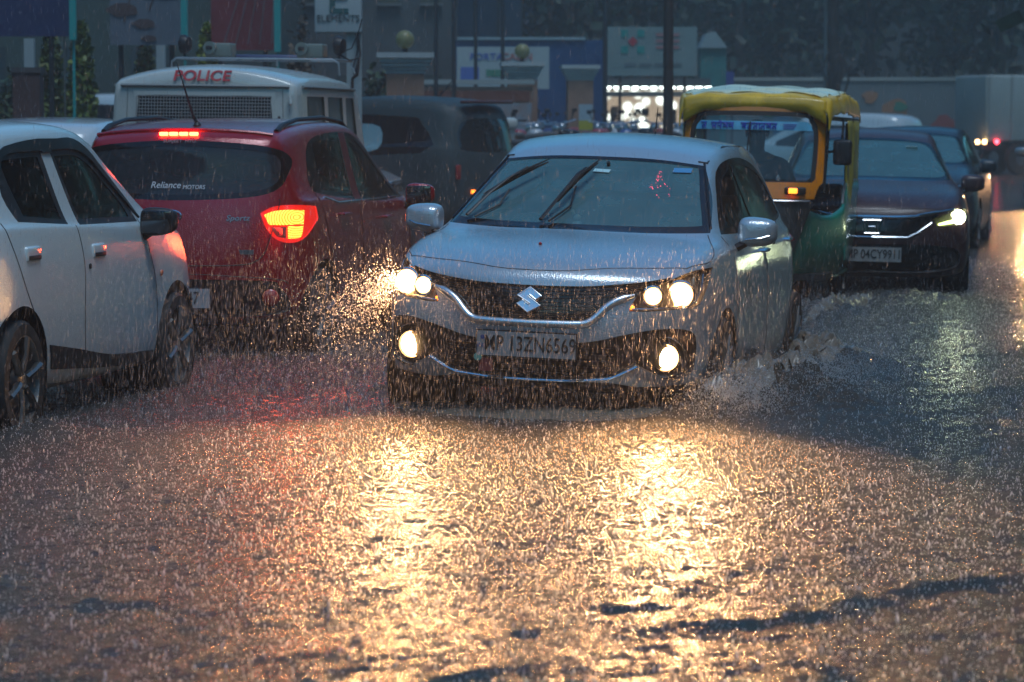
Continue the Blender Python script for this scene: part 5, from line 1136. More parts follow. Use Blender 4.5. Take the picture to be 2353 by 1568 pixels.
for s, on in ((-1, 1), (1, 0)):
    P = b_.hit('front', s * .735, .735, -.004); disc_mb(P, (s * .2, 1, 0), .062, .4).build('lamp', cool if on else reflector, o_['hlR' if s < 0 else 'hlL'])
    if on:
        MB().tube([b_.hit('front', s * x, z, .006) for x, z in ((.70, .70), (.62, .685), (.56, .672))], [.014, .010, .006], 6).build('daytime_strip', mat('lamp_green_dim', (.8, 1, .4), .3, emit=(.75, 1, .30), es=3.5), o_['hlR'])
        spot(r_, b_.hit('front', s * .735, .735, .05), (-.1, 1, -.06), .8, (.88, 1, .66), R(55), .7)
st_ = MB().box(b_.hit('front', -.38, 1.30, .003), (.10, .004, .025), rot=(R(-30), 0, 0)).build('windscreen_sticker', mat('pale_sticker2', (.5, .6, .55), .5), r_, smooth=False)
sedan(mat('navy_paint', (.022, .026, .032), .4, coat=.25), 'dark blue grey saloon following behind the plum saloon, silver trim round its side windows', (4.80, 36.5, -.08), PI - .20, 0)
sedan(mat('grey_paint', (.22, .24, .26), .3, metal=.4, coat=1), 'grey saloon mostly hidden beyond the bonnet of the red hatchback', (-2.5, 39.4, -.08), PI + .25, 0, detail=False)
r2_, b2_, o2_ = sedan(mat('grey_paint', (.22, .24, .26), .3), 'grey saloon with warm headlights just beyond the right edge of the picture', (9.6, 52, -.08), PI - .16, 0, detail=False)
for s in (-1, 1):
    P = b2_.hit('front', s * .735, .735, .03); disc_mb(P, (s * .2, 1, 0), .062, .4).build('lamp', lamp_warm, o2_['hlR' if s < 0 else 'hlL']); spot(r2_, P + Vector((0, .03, 0)), (-.05, 1, -.03), 55, (1, .50, .22), R(80), 1.0)
auto = auto_rickshaw(); driver(auto); police_van()
simple_car('white hatchback behind the left-edge white car, dark glass under a pale roof', (-4.20, 29.0, -.08), -.12, mat('white_paint2', (.56, .60, .62), .3, coat=1), scaled(CITY, 1, 1.02, 1.02), CITY_NOSE, CITY_TAIL,
           [([(-1.10, 1.05), (-1.12, 1.35), (-.9, 1.42), (0, 1.43), (.36, 1.34), (.9, 1.03), (.9, 1.03)], gloss_black)], REARW)
def suv_extra(root, b):
    P = b.hit('rear', .0, .80, .012); MB().box(P, (.5, .012, .20), rot=(0, 0, 0)).build('number_plate', plate_m, root, smooth=False)
    for x in (-.50, .50): MB().box(b.hit('rear', x, .66, .01), (.06, .02, .04)).build('reflector', lamp_amber, root)
    MB().box((0, -1.80, 1.76), (1.0, .16, .04), bev=.015).build('spoiler', mat('suv_spoiler', (.10, .03, .03), .4), root)
    MB().tube([(0, -1.1, 1.84), (.0, -1.28, 2.02)], [.012, .004], 6).build('antenna', black, root)
    for s in (1, -1): MB().box(b.hit('right' if s > 0 else 'left', 1.05, 1.14, .10), (.20, .12, .15), bev=.04).build('mirror', black, root)
simple_car('teal grey sport utility car with small rear quarter windows, turning beyond the police van', (-1.84, 38.9, -.08), R(58), mat('suv_teal', (.022, .042, .046), .6), scaled(CITY, 1.10, 1.02, 1.20), scaled2(CITY_NOSE, 1.1, 1.1), [(-2.0, .34), (-2.04, .54), (-2.03, .85), (-1.99, 1.12), (-1.95, 1.25)],
           [([(-1.35, 1.13), (-1.30, 1.50), (-1.05, 1.58), (.3, 1.58), (1.05, 1.13), (1.05, 1.13)], gloss_black), ([(-.72, 1.18), (-.70, 1.46), (-.30, 1.47), (-.28, 1.17)], mat('seen_through', (.20, .34, .38), .15)), ([(.0, 1.18), (.02, 1.47), (.30, 1.45), (.52, 1.18)], mat('seen_through', (.20, .34, .38), .15))],
           [(0, 1.56), (.45, 1.54), (.58, 1.45), (.62, 1.25), (.55, 1.16), (0, 1.14)], extras=suv_extra)
simple_car('small pale car far off beyond the auto rickshaw hood', (at(1915, 300, 60).x, 60, -.08), R(62), mat('far_white', (.45, .50, .52), .35, coat=1), scaled(CITY, 1.05, 1, 1.10), CITY_NOSE, CITY_TAIL, [([(-1.10, 1.05), (-1.0, 1.38), (0, 1.43), (.36, 1.34), (.9, 1.03)], gloss_black)], REARW,
           extras=lambda r, b: MB().box(b.hit('left', 1.5, .80, .01) or Vector((-.8, 1.5, .8)), (.06, .12, .06)).build('side_indicator', lamp_amber, r))
simple_car('pale parked car whose roof shows just left of the police van', (at(215, 300, 52).x, 52, .10), R(80), mat('far_white', (.45, .50, .52), .35, coat=1), scaled(CITY, 1.05, 1, 1.18), CITY_NOSE, CITY_TAIL, [([(-1.10, 1.2), (-1.0, 1.55), (0, 1.62), (.36, 1.54), (.9, 1.2)], gloss_black)], [(x, z * 1.17) for x, z in REARW])
truck()

# ------------------------------------------------------------------ gateway: pillars, wall, notices
pillar(931, 122, 44, 130, 'brick gate pillar with a tall stone cornice and round lamp, behind the police van roof', True)
pillar(1200, 143, 54, 100, 'middle brick gate pillar with globe lamp in front of the white cabin board', True)
pillar(1332, 150, 60, 88, 'brick gate pillar without a globe, just left of the lit shop')
def gate_wall():
    D = 52; a = at(965, 300, D).x; c = at(1225, 300, D).x; z = at(1100, 188, D).z; root = empty('boundary_wall', ((a + c) / 2, D + .6, 0), -.04, label='low brick wall with pale notices between the gate pillars', cat='wall')
    MB().box((0, 0, z / 2 - .04), (c - a, .25, z - .08)).build('brickwork', mat('brick', (.20, .085, .055)), root, smooth=False); MB().box((0, 0, z), (c - a + .06, .36, .08)).build('coping', mat('coping', (.32, .34, .32), .6), root, smooth=False)
    MB().box((0, -.135, z - .24), (c - a - .1, .02, .18)).build('name_band', mat('rust_band', (.16, .05, .03), .7), root, smooth=False)
    for x, w, cl in ((-.78, .34, (.20, .27, .30)), (-.30, .38, (.22, .28, .31)), (.52, .85, (.16, .28, .36))): MB().box((x, -.14, z - .72), (w, .02, .72)).build('notice', mat('notice%d' % int(w * 100), cl, .5, var=.35, vscale=3, var_col=(.30, .18, .14)), root, smooth=False)
gate_wall()
def yb(root, pan, w, h, zc, th): MB().box((0, -th / 2 - .004, zc - h * .3), (w, .006, h * .36)).build('yellow_panel', mat('yellow_print', (.42, .36, .03), .5), pan, smooth=False)
board(1330, 1362, 240, 300, 56, 'notice_board', 'narrow white and yellow notice on the wall end', mat('pale_print', (.30, .38, .42), .5), 'sign', extra=yb)

# ------------------------------------------------------------------ cabin, shop, signs, hut
def cabin_booth():
    D = 66; a = at(1040, 300, D).x; c = at(1388, 300, D).x; zt = at(1200, 92, D).z; root = empty('site_cabin', ((a + c) / 2, D + 1.3, 0), 0, label='blue site cabin behind the gateway with a pale roof edge', cat='cabin'); w = c - a
    MB().box((0, 0, zt / 2), (w, 2.4, zt)).build('wall', mat('cabin_blue', (.010, .06, .17), .5, var=.2, vscale=1), root, smooth=False); MB().box((-.15, -.02, zt + .03), (w - .5, 2.5, .06)).build('roof_edge', mat('roof_pale', (.25, .33, .36), .5), root, smooth=False)
    MB().box((-.9, -1.215, 1.2), (.8, .03, 2.0)).build('door', mat('cabin_door', (.02, .06, .18), .5), root, smooth=False)
    m = MB(); [m.box((x, -1.21, zt / 2), (.04, .03, zt - .1)) for x in np.linspace(-w / 2 + .1, w / 2 - .1, 9)]; m.build('wall_ribs', mat('cabin_blue', (.015, .075, .28)), root, smooth=False)
cabin_booth()
def porta(root, pan, w, h, zc, th):
    f = -th / 2 - .012
    text_mb('PORTA', .13, .01, Matrix.Translation((-.33, f, zc + h * .26)), bold=.012, sx=1.1).build('sign_letters', mat('sign_blue', (.08, .13, .38), .6), pan, smooth=False, fix=False); text_mb('CABIN', .13, .01, Matrix.Translation((.28, f, zc + h * .26)), bold=.012, sx=1.1).build('sign_letters', mat('sign_red', (.42, .12, .10), .6), pan, smooth=False, fix=False)
    MB().box((-w * .36, f + .004, zc - h * .16), (w * .20, .01, h * .36)).build('blue_panel', mat('sign_blue', (.08, .13, .38)), pan, smooth=False); MB().box((.05, f + .004, zc - h * .12), (w * .42, .01, h * .16)).build('green_panel', mat('sign_green', (.05, .20, .13), .6), pan, smooth=False)
board(1050, 1262, 108, 205, 60, 'cabin_sign', 'white sign with blue and red lettering above the notice wall', mat('sign_white', (.34, .38, .38), .6), 'sign', extra=porta)
def cross(root, pan, w, h, zc, th):
    f = -th / 2 - .01; t = mat('sign_teal', (.01, .22, .20), .6); r = mat('sign_red2', (.40, .04, .05), .6); x0, z0 = -w * .22, zc + h * .20; m = MB()
    for dx in (-.17, .17):
        for dz in (-.17, .17): m.box((x0 + dx, f, z0 + dz), (.15, .012, .15))
    m.build('emblem_leaves', t, pan, smooth=False); MB().box((x0, f - .003, z0), (.15, .012, .15), rot=(0, R(45), 0)).build('emblem_diamond', r, pan, smooth=False)
    m = MB(); [m.box((w * .17, f, z0 + .14 - k * .13), (w * .26, .01, .07)) for k in range(3)]; m.build('sign_lines', mat('sign_pink', (.30, .14, .14), .6), pan, smooth=False)
    m = MB(); [m.box((-w * .25 + k * w * .17, f, zc - h * .27), (w * .13, .01, .07)) for k in range(4)]; m.build('sign_lines', mat('sign_grey', (.10, .13, .14), .6), pan, smooth=False)
board(1396, 1602, 62, 175, 64, 'clinic_sign', 'grey green sign with a four-leaf teal emblem and red diamond, above the lit shop', mat('sign_pale', (.18, .235, .23), .6, var=.15, vscale=2), 'sign', extra=cross)
def shop():
    D = 72; a = at(1366, 300, D); c = at(1612, 300, D); w = c.x - a.x; zt = at(1480, 200, D).z; root = empty('lit_shop', ((a.x + c.x) / 2, D, 0), 0, label='brightly lit open shop front with a row of white lamps, behind the parked motorcycles', cat='shop')
    wallm = mat('shop_wall', (.10, .11, .11), .7)
    MB().box((-w / 2 - .1, 1.2, zt / 2), (.2, 2.4, zt)).box((w / 2 + .1, 1.2, zt / 2), (.2, 2.4, zt)).box((0, 1.2, zt + .1), (w + .4, 2.6, .2)).box((0, 2.4, zt / 2), (w, .1, zt)).build('wall', wallm, root, smooth=False)
    bw = bpy.data.materials.new('lit_interior'); bw.use_nodes = True; N = bw.node_tree.nodes; L = bw.node_tree.links; b = N['Principled BSDF']; tc = N.new('ShaderNodeTexCoord'); v = N.new('ShaderNodeTexVoronoi'); v.inputs['Scale'].default_value = 3.4; L.new(tc.outputs['Object'], v.inputs['Vector'])
    r = N.new('ShaderNodeValToRGB'); r.color_ramp.elements[0].color = (.9, 1, .92, 1); r.color_ramp.elements[0].position = .25; r.color_ramp.elements[1].color = (.12, .09, .06, 1); r.color_ramp.elements[1].position = .55; L.new(v.outputs['Distance'], r.inputs[0]); L.new(r.outputs[0], b.inputs['Emission Color']); b.inputs['Emission Strength'].default_value = 1.0
    MB().box((0, 2.3, zt * .5), (w - .02, .06, zt - .1)).build('lit_interior', bw, root, smooth=False)
    m = MB(); [m.box((x, -.08, zt - .02), (.15, .06, .05)) for x in np.linspace(-w / 2 + .1, w / 2 + .15, 13)]; m.build('lamp_row', mat('tube_lamp', (1, 1, 1), .4, emit=(.85, 1, .95), es=2.5), root, smooth=False)
    MB().box((0, -.02, zt - .17), (w, .10, .12)).build('lintel', wallm, root, smooth=False)
    m = MB(); rr = random.Random(2)
    for k in range(16): x = rr.uniform(-w / 2 + .1, w / 2 - .1); z = rr.uniform(.9, 1.7); m.box((x, rr.uniform(.4, 1.8), z), (rr.uniform(.06, .2), .1, rr.uniform(.1, .35)))
    m.box((0, .8, .5), (w - .2, .5, .9)); m.build('goods', mat('goods', (.12, .10, .08), .6, var=.5), root, smooth=False)
    MB().box((-w / 2 + .05, -.1, zt + .37), (.16, .05, .08), bev=.02).box((-w / 2 - .02, -.1, zt + .27), (.14, .05, .05), bev=.02).build('wall_lamp', mat('tube_lamp', (1, 1, 1)), root)
shop()
def hut():
    D = 78; a = at(1606, 300, D).x; c = at(1664, 300, D).x; zt = at(1630, 112, D).z; w = c - a; root = empty('roadside_hut', ((a + c) / 2, D, 0), 0, label='narrow turquoise hut with a pale peaked roof beside the lit shop', cat='hut')
    MB().box((0, 0, zt / 2), (w, 1.2, zt)).build('wall', mat('hut_teal', (.03, .20, .20), .6, var=.25), root, smooth=False); MB().prism([(-w * .55, zt), (w * .55, zt), (w * .05, zt + .42), (-w * .30, zt + .36)], -.7, .7).build('roof', mat('roof_pale', (.25, .33, .36)), root, smooth=False)
    MB().box((0, -.61, 1.0), (w * .5, .03, 1.8)).build('door', mat('hut_door', (.02, .10, .11), .6), root, smooth=False)
hut()
board(1664, 1686, 165, 205, 80, 'road_sign', 'small blue panel right of the turquoise hut', mat('sign_blue2', (.03, .06, .28), .6), 'sign')
for px, D, w, top, lab, col in ((1535, 40, 24, -150, 'thick dark utility pole in front of the lit shop', (.035, .028, .025)), (1390, 58, 11, -100, 'slim dark pole at the left side of the clinic sign', (.02, .025, .03)),
        (1093, 56, 9, -100, 'slim dark pole in front of the left half of the cabin sign', (.02, .025, .03)), (1155, 56, 9, -100, 'slim dark pole in front of the right half of the cabin sign', (.02, .025, .03)), (1002, 50, 10, -100, 'slim dark pole just right of the first gate pillar', (.02, .025, .03)), (1043, 50, 10, -100, 'slim dark pole left of the blue cabin edge', (.02, .025, .03)),
        (1898, 74, 14, -160, 'pale straight pole beside the creeper-covered trunk', (.12, .15, .16)), (150, 37, 5, 70, 'thin grey post between the clipped shrubs at the left', (.10, .11, .10))): pole(px, D, w, top, lab, 'utility_pole' if w > 20 else 'pole', col)
def trunk():
    D = 70; c = at(1913, 300, D); root = empty('tree', (c.x, D, 0), 0, label='dark bare trunk wrapped in creepers, rising behind the rickshaw hood', cat='tree'); t = MB().tube([(0, 0, 0), (.02, 0, 2), (-.03, 0, 4.5), (.05, 0, 8)], [.17, .15, .13, .10], 10); t.build('trunk', mat('bark_dark', (.025, .022, .02), .85, var=.4), root)
    v = MB(); rr = random.Random(4)
    for k in range(9):
        a = rr.uniform(0, 6.28); x = math.cos(a) * .3; v.tube([(math.cos(a) * .17, -.1, 1.7), (x + rr.uniform(-.1, .1), -.25, 2.1 + rr.random() * .3), (x * 1.3, -.2, 2.6), (x * .5, -.1, 3.0)], .022, 5)
    v.build('creeper', mat('bark_dark', (.025, .022, .02)), root); leaf_crown('crown', leafm('leaf_dark', (.035, .07, .04), (.012, .025, .018)), root, 2.2, 2.2, 1.8, 8.6, 2500, .16, 77)
trunk()

# ------------------------------------------------------------------ painted boundary wall and trees on the right, dark blocks on the left
def mural_wall():
    D = 89; a = at(1655, 300, D).x; c = at(2900, 300, D).x; z = at(2000, 186, D).z; root = empty('boundary_wall', ((a + c) / 2, D, 0), -.03, label='long pale wall with faded green and red painting across the far side of the road', cat='wall')
    m = mat('mural', (.15, .18, .19), .7, var=.2, vscale=.6); w = MB().box((0, 0, z / 2), (c - a, .3, z)).build('wall_face', m, root, smooth=False); MB().box((0, 0, z + .05), (c - a, .4, .1)).build('coping', mat('coping', (.32, .34, .32)), root, smooth=False)
    rr = random.Random(8); cols = [mat('mural_green', (.05, .20, .13), .7), mat('mural_red', (.32, .07, .06), .7), mat('mural_orange', (.35, .16, .08), .7), mat('mural_blue', (.07, .16, .26), .7)]
    for k in range(26):
        x = rr.uniform(-7.0, 1.5); zz = rr.uniform(.9, z - .35); s_ = rr.uniform(.12, .42); n = 9; pts = [(s_ * (1 + .4 * math.sin(i * 2.3 + k)) * math.cos(2 * PI * i / n), s_ * .8 * math.sin(2 * PI * i / n)) for i in range(n)]
        MB().prism(pts, -.160 - .002 * (k + 1), -.149, Matrix.Translation((x, 0, zz))).build('painting', cols[k % 4], w, smooth=False)
mural_wall()
gl_, gd_ = leafm('leaf_dark', (.035, .07, .04), (.012, .025, .018)), leafm('leaf_mid', (.05, .10, .035), (.015, .035, .02))
for k, (px, D, h, r, lab) in enumerate(((1700, 96, 15, 4.8, 'dense dark tree above the painted wall, nearest the turquoise hut'), (1840, 101, 17, 5.2, 'brighter green tree right behind the creeper trunk'), (2000, 98, 16, 5.2, 'dark broad tree above the middle of the painted wall'), (2150, 103, 18, 5.6, 'tall dark tree left of the box truck'), (2300, 97, 16, 5.4, 'dark tree over the box truck'), (2460, 100, 17, 5.6, 'rightmost dark tree beyond the box truck'), (1560, 104, 11, 4.5, 'dark tree behind the clinic sign'), (1290, 88, 9, 3.4, 'dark tree hanging over the roof of the blue cabin'))):
    tree(px, D, h, r, lab, 30 + k, None, gd_ if k in (1, 6) else gl_)
def block(px0, px1, D, h, label, col, rows=3, cols_=6, dep=8, wcol=(.03, .045, .05), name='building'):
    a = at(px0, 300, D).x; c = at(px1, 300, D).x; w = c - a; root = empty(name, ((a + c) / 2, D + dep / 2, 0), 0, label=label, cat='building')
    MB().box((0, 0, h / 2), (w, dep, h)).build('wall', mat('block_%d' % (int(sum(col) * 1000) + px0), col, .75, var=.25, vscale=.8), root, smooth=False)
    MB().box((0, 0, h + .1), (w + .3, dep + .3, .2)).build('roof', mat('roof_dark', (.05, .06, .06), .7), root, smooth=False)
    for i in range(cols_):
        for j in range(rows):
            x = -w / 2 + (i + .5) * w / cols_; z = 1.2 + j * h / rows; m = MB().box((x, -dep / 2 - .03, z + .6), (w / cols_ * .5, .06, h / rows * .45)).build('window', mat('block_win', wcol, .15, spec=.8), root, smooth=False)
            MB().box((x, -dep / 2 - .08, z + .6 - h / rows * .24), (w / cols_ * .56, .12, .06)).build('sill', mat('sill_grey', (.14, .16, .16), .7), m, smooth=False)
    return root
block(-900, 640, 62, 15, 'dark green building filling the background behind the left billboards', (.035, .055, .045), 3, 8)
block(655, 1040, 70, 12, 'grey building with balconies behind the hanging sign', (.07, .085, .09), 4, 4)
block(1040, 1470, 110, 14, 'dark blue glazed building high behind the blue cabin', (.02, .05, .10), 4, 5)
block(1450, 1720, 118, 20, 'dim grey building far behind the clinic sign', (.07, .09, .095), 4, 3)
block(1660, 3400, 124, 26, 'long dim block behind the trees at the right', (.045, .06, .06), 3, 12)
def facade():
    D = 76; root = empty('glass_facade', (at(1090, 300, D).x, D + .8, 0), 0, label='blue glazed panel building front above the gate wall', cat='building'); w = 2.4
    MB().box((0, .5, 5.3), (w, 1, 4.4)).build('wall', mat('facade_blue', (.012, .045, .09), .4, spec=.4, var=.3, vscale=1.2), root, smooth=False); m = MB(); [m.box((x, -.01, 5.3), (.05, .06, 4.4)) for x in np.linspace(-w / 2, w / 2, 5)]; m.build('mullions', black, root, smooth=False)
    MB().box((-.9, .5, 1.55), (.15, .4, 3.1)).box((.9, .5, 1.55), (.15, .4, 3.1)).build('posts', black, root, smooth=False)
facade()
for k_, (x_, y_) in enumerate(((8.6, 3), (8.9, 12), (9.3, 21.5), (11.5, 44), (14.5, 64), (18, 84))):
    t_ = tree(1176, 10, (11, 11, 11, 13, 15, 17)[k_], (4.2, 4.2, 4.2, 4.6, 5, 5.4)[k_], ('roadside tree beyond the right edge, nearest the camera', 'roadside tree beyond the right edge, abreast of the silver hatchback', 'roadside tree beyond the right edge, abreast of the auto rickshaw', 'roadside tree beyond the right edge, abreast of the teal grey car', 'roadside tree beyond the right edge, short of the box truck', 'roadside tree beyond the right edge, abreast of the box truck')[k_], 90 + k_, None, gl_, .2); t_.location = (x_, y_, 0)
# the street goes on beside and behind the camera
for (x0, y0, w_, d_, h_, lab) in ((19, 20, 10, 44, 9, 'long dark building beyond the right edge of the picture'), (-17, 12, 9, 50, 9, 'long dark building beyond the left edge of the picture'), (0, -26, 60, 8, 9, 'dark building across the street behind the photographer'), (17, -10, 8, 18, 8, 'dark corner building behind the right edge'), (-18, -14, 8, 12, 8, 'dark corner building behind the left edge')):
    r_ = empty('building', (x0, y0, 0), 0, label=lab, cat='building'); MB().box((0, 0, h_ / 2), (w_, d_, h_)).build('wall', mat('street_wall', (.06, .065, .06), .8, var=.4, vscale=.5), r_, smooth=False); MB().box((0, 0, h_ + .1), (w_ + .4, d_ + .4, .2)).build('roof', mat('roof_dark', (.05, .06, .06)), r_, smooth=False)
    for j in range(3):
        for i in range(8):
            if d_ > w_: c_b, s_b = ((-1 if x0 > 0 else 1) * (w_ / 2 + .02), -d_ / 2 + (i + .5) * d_ / 8, 1.8 + j * 2.7), (.06, d_ / 16, 1.3)
            else: c_b, s_b = (-w_ / 2 + (i + .5) * w_ / 8, d_ / 2 + .02, 1.8 + j * 2.7), (w_ / 16, .06, 1.3)
            MB().box(c_b, s_b).build('window', mat('block_win', (.03, .045, .05)), r_, smooth=False)

# ------------------------------------------------------------------ left: billboards, posts, clipped shrubs, hanging sign
teal = mat('teal_steel', (.01, .30, .28), .45)
def floral(root, pan, w, h, zc, th):
    r = random.Random(5); f = -th / 2 - .006; m = MB()
    for k in range(7):
        x, z = r.uniform(-w * .35, w * .35), zc + r.uniform(-h * .45, h * .1); n = 10; s_ = r.uniform(.05, .16); m.prism([(x + s_ * (1.3 + .3 * math.sin(3 * i)) * math.cos(2 * PI * i / n), z + s_ * .6 * math.sin(2 * PI * i / n)) for i in range(n)], f - .006 - .001 * k, f)
    m.tube([(-w * .3, f, zc - h * .3), (0, f, zc + h * .4)], .012, 5).tube([(w * .1, f, zc + h * .4), (w * .45, f, zc + h * .25)], .012, 5).tube([(.1, f, zc + h * .3), (.16, f, zc), (.05, f, zc - h * .2)], .012, 5)
    m.build('brown_artwork', mat('art_brown', (.085, .05, .045), .7), pan, smooth=False)
def orange_top(root, pan, w, h, zc, th): MB().box((w * .1, -th / 2 - .005, zc + h * .30), (w * .5, .008, h * .2)).build('orange_print', mat('art_orange', (.18, .07, .03), .7, var=.5, vscale=5), pan, smooth=False)
def tarp_folds(root, pan, w, h, zc, th):
    m = MB(); [m.tube([(-w * .3 + k * .16, -th / 2 - .01, zc - h * .45), (w * .1 + k * .09, -th / 2 - .012, zc + h * .2)], .006, 4) for k in range(5)]; m.build('tarpaulin_ropes', mat('rope_pale', (.22, .20, .20), .7), pan, smooth=False)
board(-160, 158, -160, 84, 37, 'billboard', 'navy blue billboard with a faint orange print in the top left corner', mat('bill_navy', (.022, .028, .10), .6, var=.2), extra=orange_top)
board(254, 414, -160, 104, 40, 'billboard', 'pale grey billboard with brown flower artwork between two teal posts', mat('bill_grey', (.13, .15, .18), .6, var=.12), extra=floral)
board(486, 628, -160, 116, 41, 'billboard', 'dull red tarpaulin billboard left of a teal post', mat('bill_red', (.22, .03, .035), .6, var=.3, vscale=2), extra=tarp_folds)
for px, D, w, bot, lab in ((168, 36.4, 15, 92, 'teal steel post at the right edge of the navy billboard'), (424, 39.4, 15, 108, 'teal steel post right of the flower billboard'), (638, 40.4, 15, 120, 'teal steel post right of the red billboard')):
    a = at(px, bot, D); o = MB().box((0, 0, 2.6), (w / FOC * D, .07, 5.2 - a.z)).box((0, .06, (a.z + .2) / 2), (.03, .03, a.z + .2)).build('steel_post', teal, None, smooth=False); o.location = (a.x, D, 0)
    z0 = a.z; 
    for v in o.data.vertices:
        if abs(v.co.x) > .03 or abs(v.co.y) > .06 - .02 and v.co.y < .04: v.co.z = z0 if v.co.z < 2.6 else 5.6
    tag(o, lab, 'post', 'teal posts')
def elements(root, pan, w, h, zc, th):
    f = -th / 2 - .008; g = mat('sign_darkteal', (.02, .10, .10), .6); text_mb('E', .36, .012, Matrix.Translation((0, f, zc - .10)), bold=.01).build('sign_letter', g, pan, smooth=False, fix=False); text_mb('ELEMENTS', .075, .01, Matrix.Translation((0, f, zc - .32)), sx=1.0).build('sign_letters', mat('sign_faint', (.05, .07, .07), .6), pan, smooth=False, fix=False)
a_ = at(724, 76, 35); c_ = at(832, 76, 35); 
def hanging_sign():
    D = 35; w = c_.x - a_.x; zb = a_.z; h = 1.0; root = empty('shop_sign', ((a_.x + c_.x) / 2, D, 0), 0, label='pale square sign with a large dark E on a white post behind the police van', cat='sign')
    p = MB().box((0, 0, zb + h / 2), (w, .16, h), bev=.015).build('panel', mat('sign_offwhite', (.42, .46, .46), .6), root); elements(root, p, w, h, zb + h / 2 - .02, .16)
    MB().box((w * .33, .03, zb / 2), (.17, .10, zb)).build('post', mat('post_white', (.30, .34, .34), .6), root, smooth=False); MB().tube([(w * .38, -.05, zb), (w * .42, -.08, zb - .2), (w * .30, -.08, zb - .42)], .012, 6).tube([(w * .42, -.05, zb), (w * .47, -.08, zb - .25), (w * .33, -.08, zb - .48)], .010, 6).build('cable', black, root)
hanging_sign()
def planter(px, pytop, D, wpx, label, post=True):
    c = at(px, 300, D); t = at(px, pytop, D).z; w = wpx / FOC * D; root = empty('brick_pier', (c.x, D, 0), 0, label=label, cat='pier'); MB().box((0, 0, t / 2), (w, w, t)).build('pier', mat('brick_dark', (.09, .045, .04), .8, var=.3), root, smooth=False); MB().box((0, 0, t + .03), (w * 1.1, w * 1.1, .06)).build('cap', mat('cap_dark', (.07, .06, .06), .8), root, smooth=False)
    if post: MB().box((.02, 0, t + .21), (.11, .10, .34)).build('post', mat('post_white', (.30, .34, .34)), root, smooth=False)
planter(66, 168, 34, 62, 'dark brick pier with a short white post under the navy billboard')
planter(368, 175, 38, 50, 'dark brick pier behind the police van roof, under the flower billboard')
for k, (px, t, D, w, lab, col) in enumerate(((188, 62, 38, 92, 'tall clipped conical shrub right of the navy billboard', ((.20, .24, .03), (.05, .09, .02))), (118, 80, 38.5, 90, 'clipped shrub behind the thin grey post', ((.14, .18, .03), (.03, .06, .015))), (20, 150, 39, 70, 'low dark shrub at the left edge of the picture', ((.06, .09, .03), (.015, .035, .012))),
        (478, 66, 42, 84, 'yellow green conical shrub below the red billboard', ((.30, .34, .03), (.07, .11, .02))), (335, 105, 42, 90, 'dark shrub in front of the flower billboard', ((.06, .10, .02), (.015, .03, .012))), (595, 130, 42, 90, 'dark bush behind the speaker boxes', ((.04, .07, .03), (.01, .025, .012))), (880, 165, 46, 90, 'green bush at the foot of the first gate pillar', ((.05, .09, .04), (.012, .03, .015))), (690, 70, 44, 60, 'dry brownish bush left of the hanging sign', ((.14, .09, .05), (.04, .03, .02))))):
    shrub(px, t, D, w, lab, 60 + k, k not in (2, 5, 6, 7), col)
# flowers on the dark bush
# ------------------------------------------------------------------ motorcycles parked before the shop
mb0 = motorbike(); mbs = [mb0, motorbike(mat('tank_red', (.30, .03, .03), .3, coat=.6)), motorbike(mat('tank_silver', (.42, .43, .44), .3, coat=.6)), motorbike(mat('tank_blue', (.04, .08, .22), .3, coat=.6))]; rr = random.Random(9); spots_ = [(1160, 47, .3), (1200, 49, .9), (1245, 51, .2), (1290, 53, 1.2), (1330, 50, .5), (1372, 52, -.4), (1412, 54, .8), (1452, 51, .1), (1490, 53, 1.0), (1528, 55, .4), (1565, 52, -.2), (1190, 55, 1.1), (1270, 57, .6), (1350, 58, 1.3), (1432, 59, .3), (1510, 59, .9)]
labs = ['nearest the teal grey car', 'second from the teal grey car', 'in front of the notice board', 'before the third gate pillar', 'left of the lit shop door', 'under the left end of the lamp row', 'left of centre before the lit shop', 'at the centre before the lit shop', 'right of centre before the lit shop', 'beside the thick utility pole', 'right of the thick utility pole', 'in the back row by the wall', 'in the back row by the middle gate pillar', 'in the back row by the last gate pillar', 'in the back row under the shop lamps', 'in the back row by the utility pole']
for i, (px, D, a) in enumerate(spots_):
    o = mbs[i] if i < 4 else copy_tree(mbs[i % 4]); p = at(px, 300, D); o.location = (p.x, D, .40); o.rotation_euler = (0, R(rr.uniform(-8, 8)), a); o['label'] = 'parked motorcycle ' + labs[i]; o['category'] = 'motorcycle'; o['group'] = 'motorcycles parked before the shop'
def heap(px, D, label):
    c = at(px, 300, D); root = empty('scooter', (c.x, D, .40), .5, label=label, cat='scooter'); w = mat('scooter_white', (.5, .5, .46), .4, coat=.5)
    MB().box((0, .45, .62), (.34, .12, .72), rot=(R(12), 0, 0), bev=.05, taper=.7).box((0, -.3, .5), (.34, .8, .3), bev=.1).box((0, .38, 1.0), (.3, .16, .18), bev=.06).build('body', w, root); MB().box((0, -.25, .72), (.28, .7, .1), bev=.04).build('seat', seat_m, root); MB().tube([(-.3, .35, 1.05), (.3, .35, 1.05)], .014).build('handlebar', black, root)
    for y in (.62, -.55): MB().lathe([(.1, -.05), (.22, -.05), (.24, 0), (.22, .05), (.1, .05)], 20, Matrix.Translation((0, y, .23))).build('wheel', rubber, root)
g_ = MB().prism([(at(1110, 300, 43).x, 43), (at(1660, 300, 43).x, 43), (at(1640, 300, 70).x, 70.5), (at(1040, 300, 70).x, 70.5)], -.1, .40, axis='z').build('pavement', mat('pavement', (.10, .10, .095), .6, var=.3), None, smooth=False); tag(g_, 'raised pavement where the motorcycles stand', None, None, 'structure')
heap(1195, 45, 'white scooter standing just right of the teal grey car')

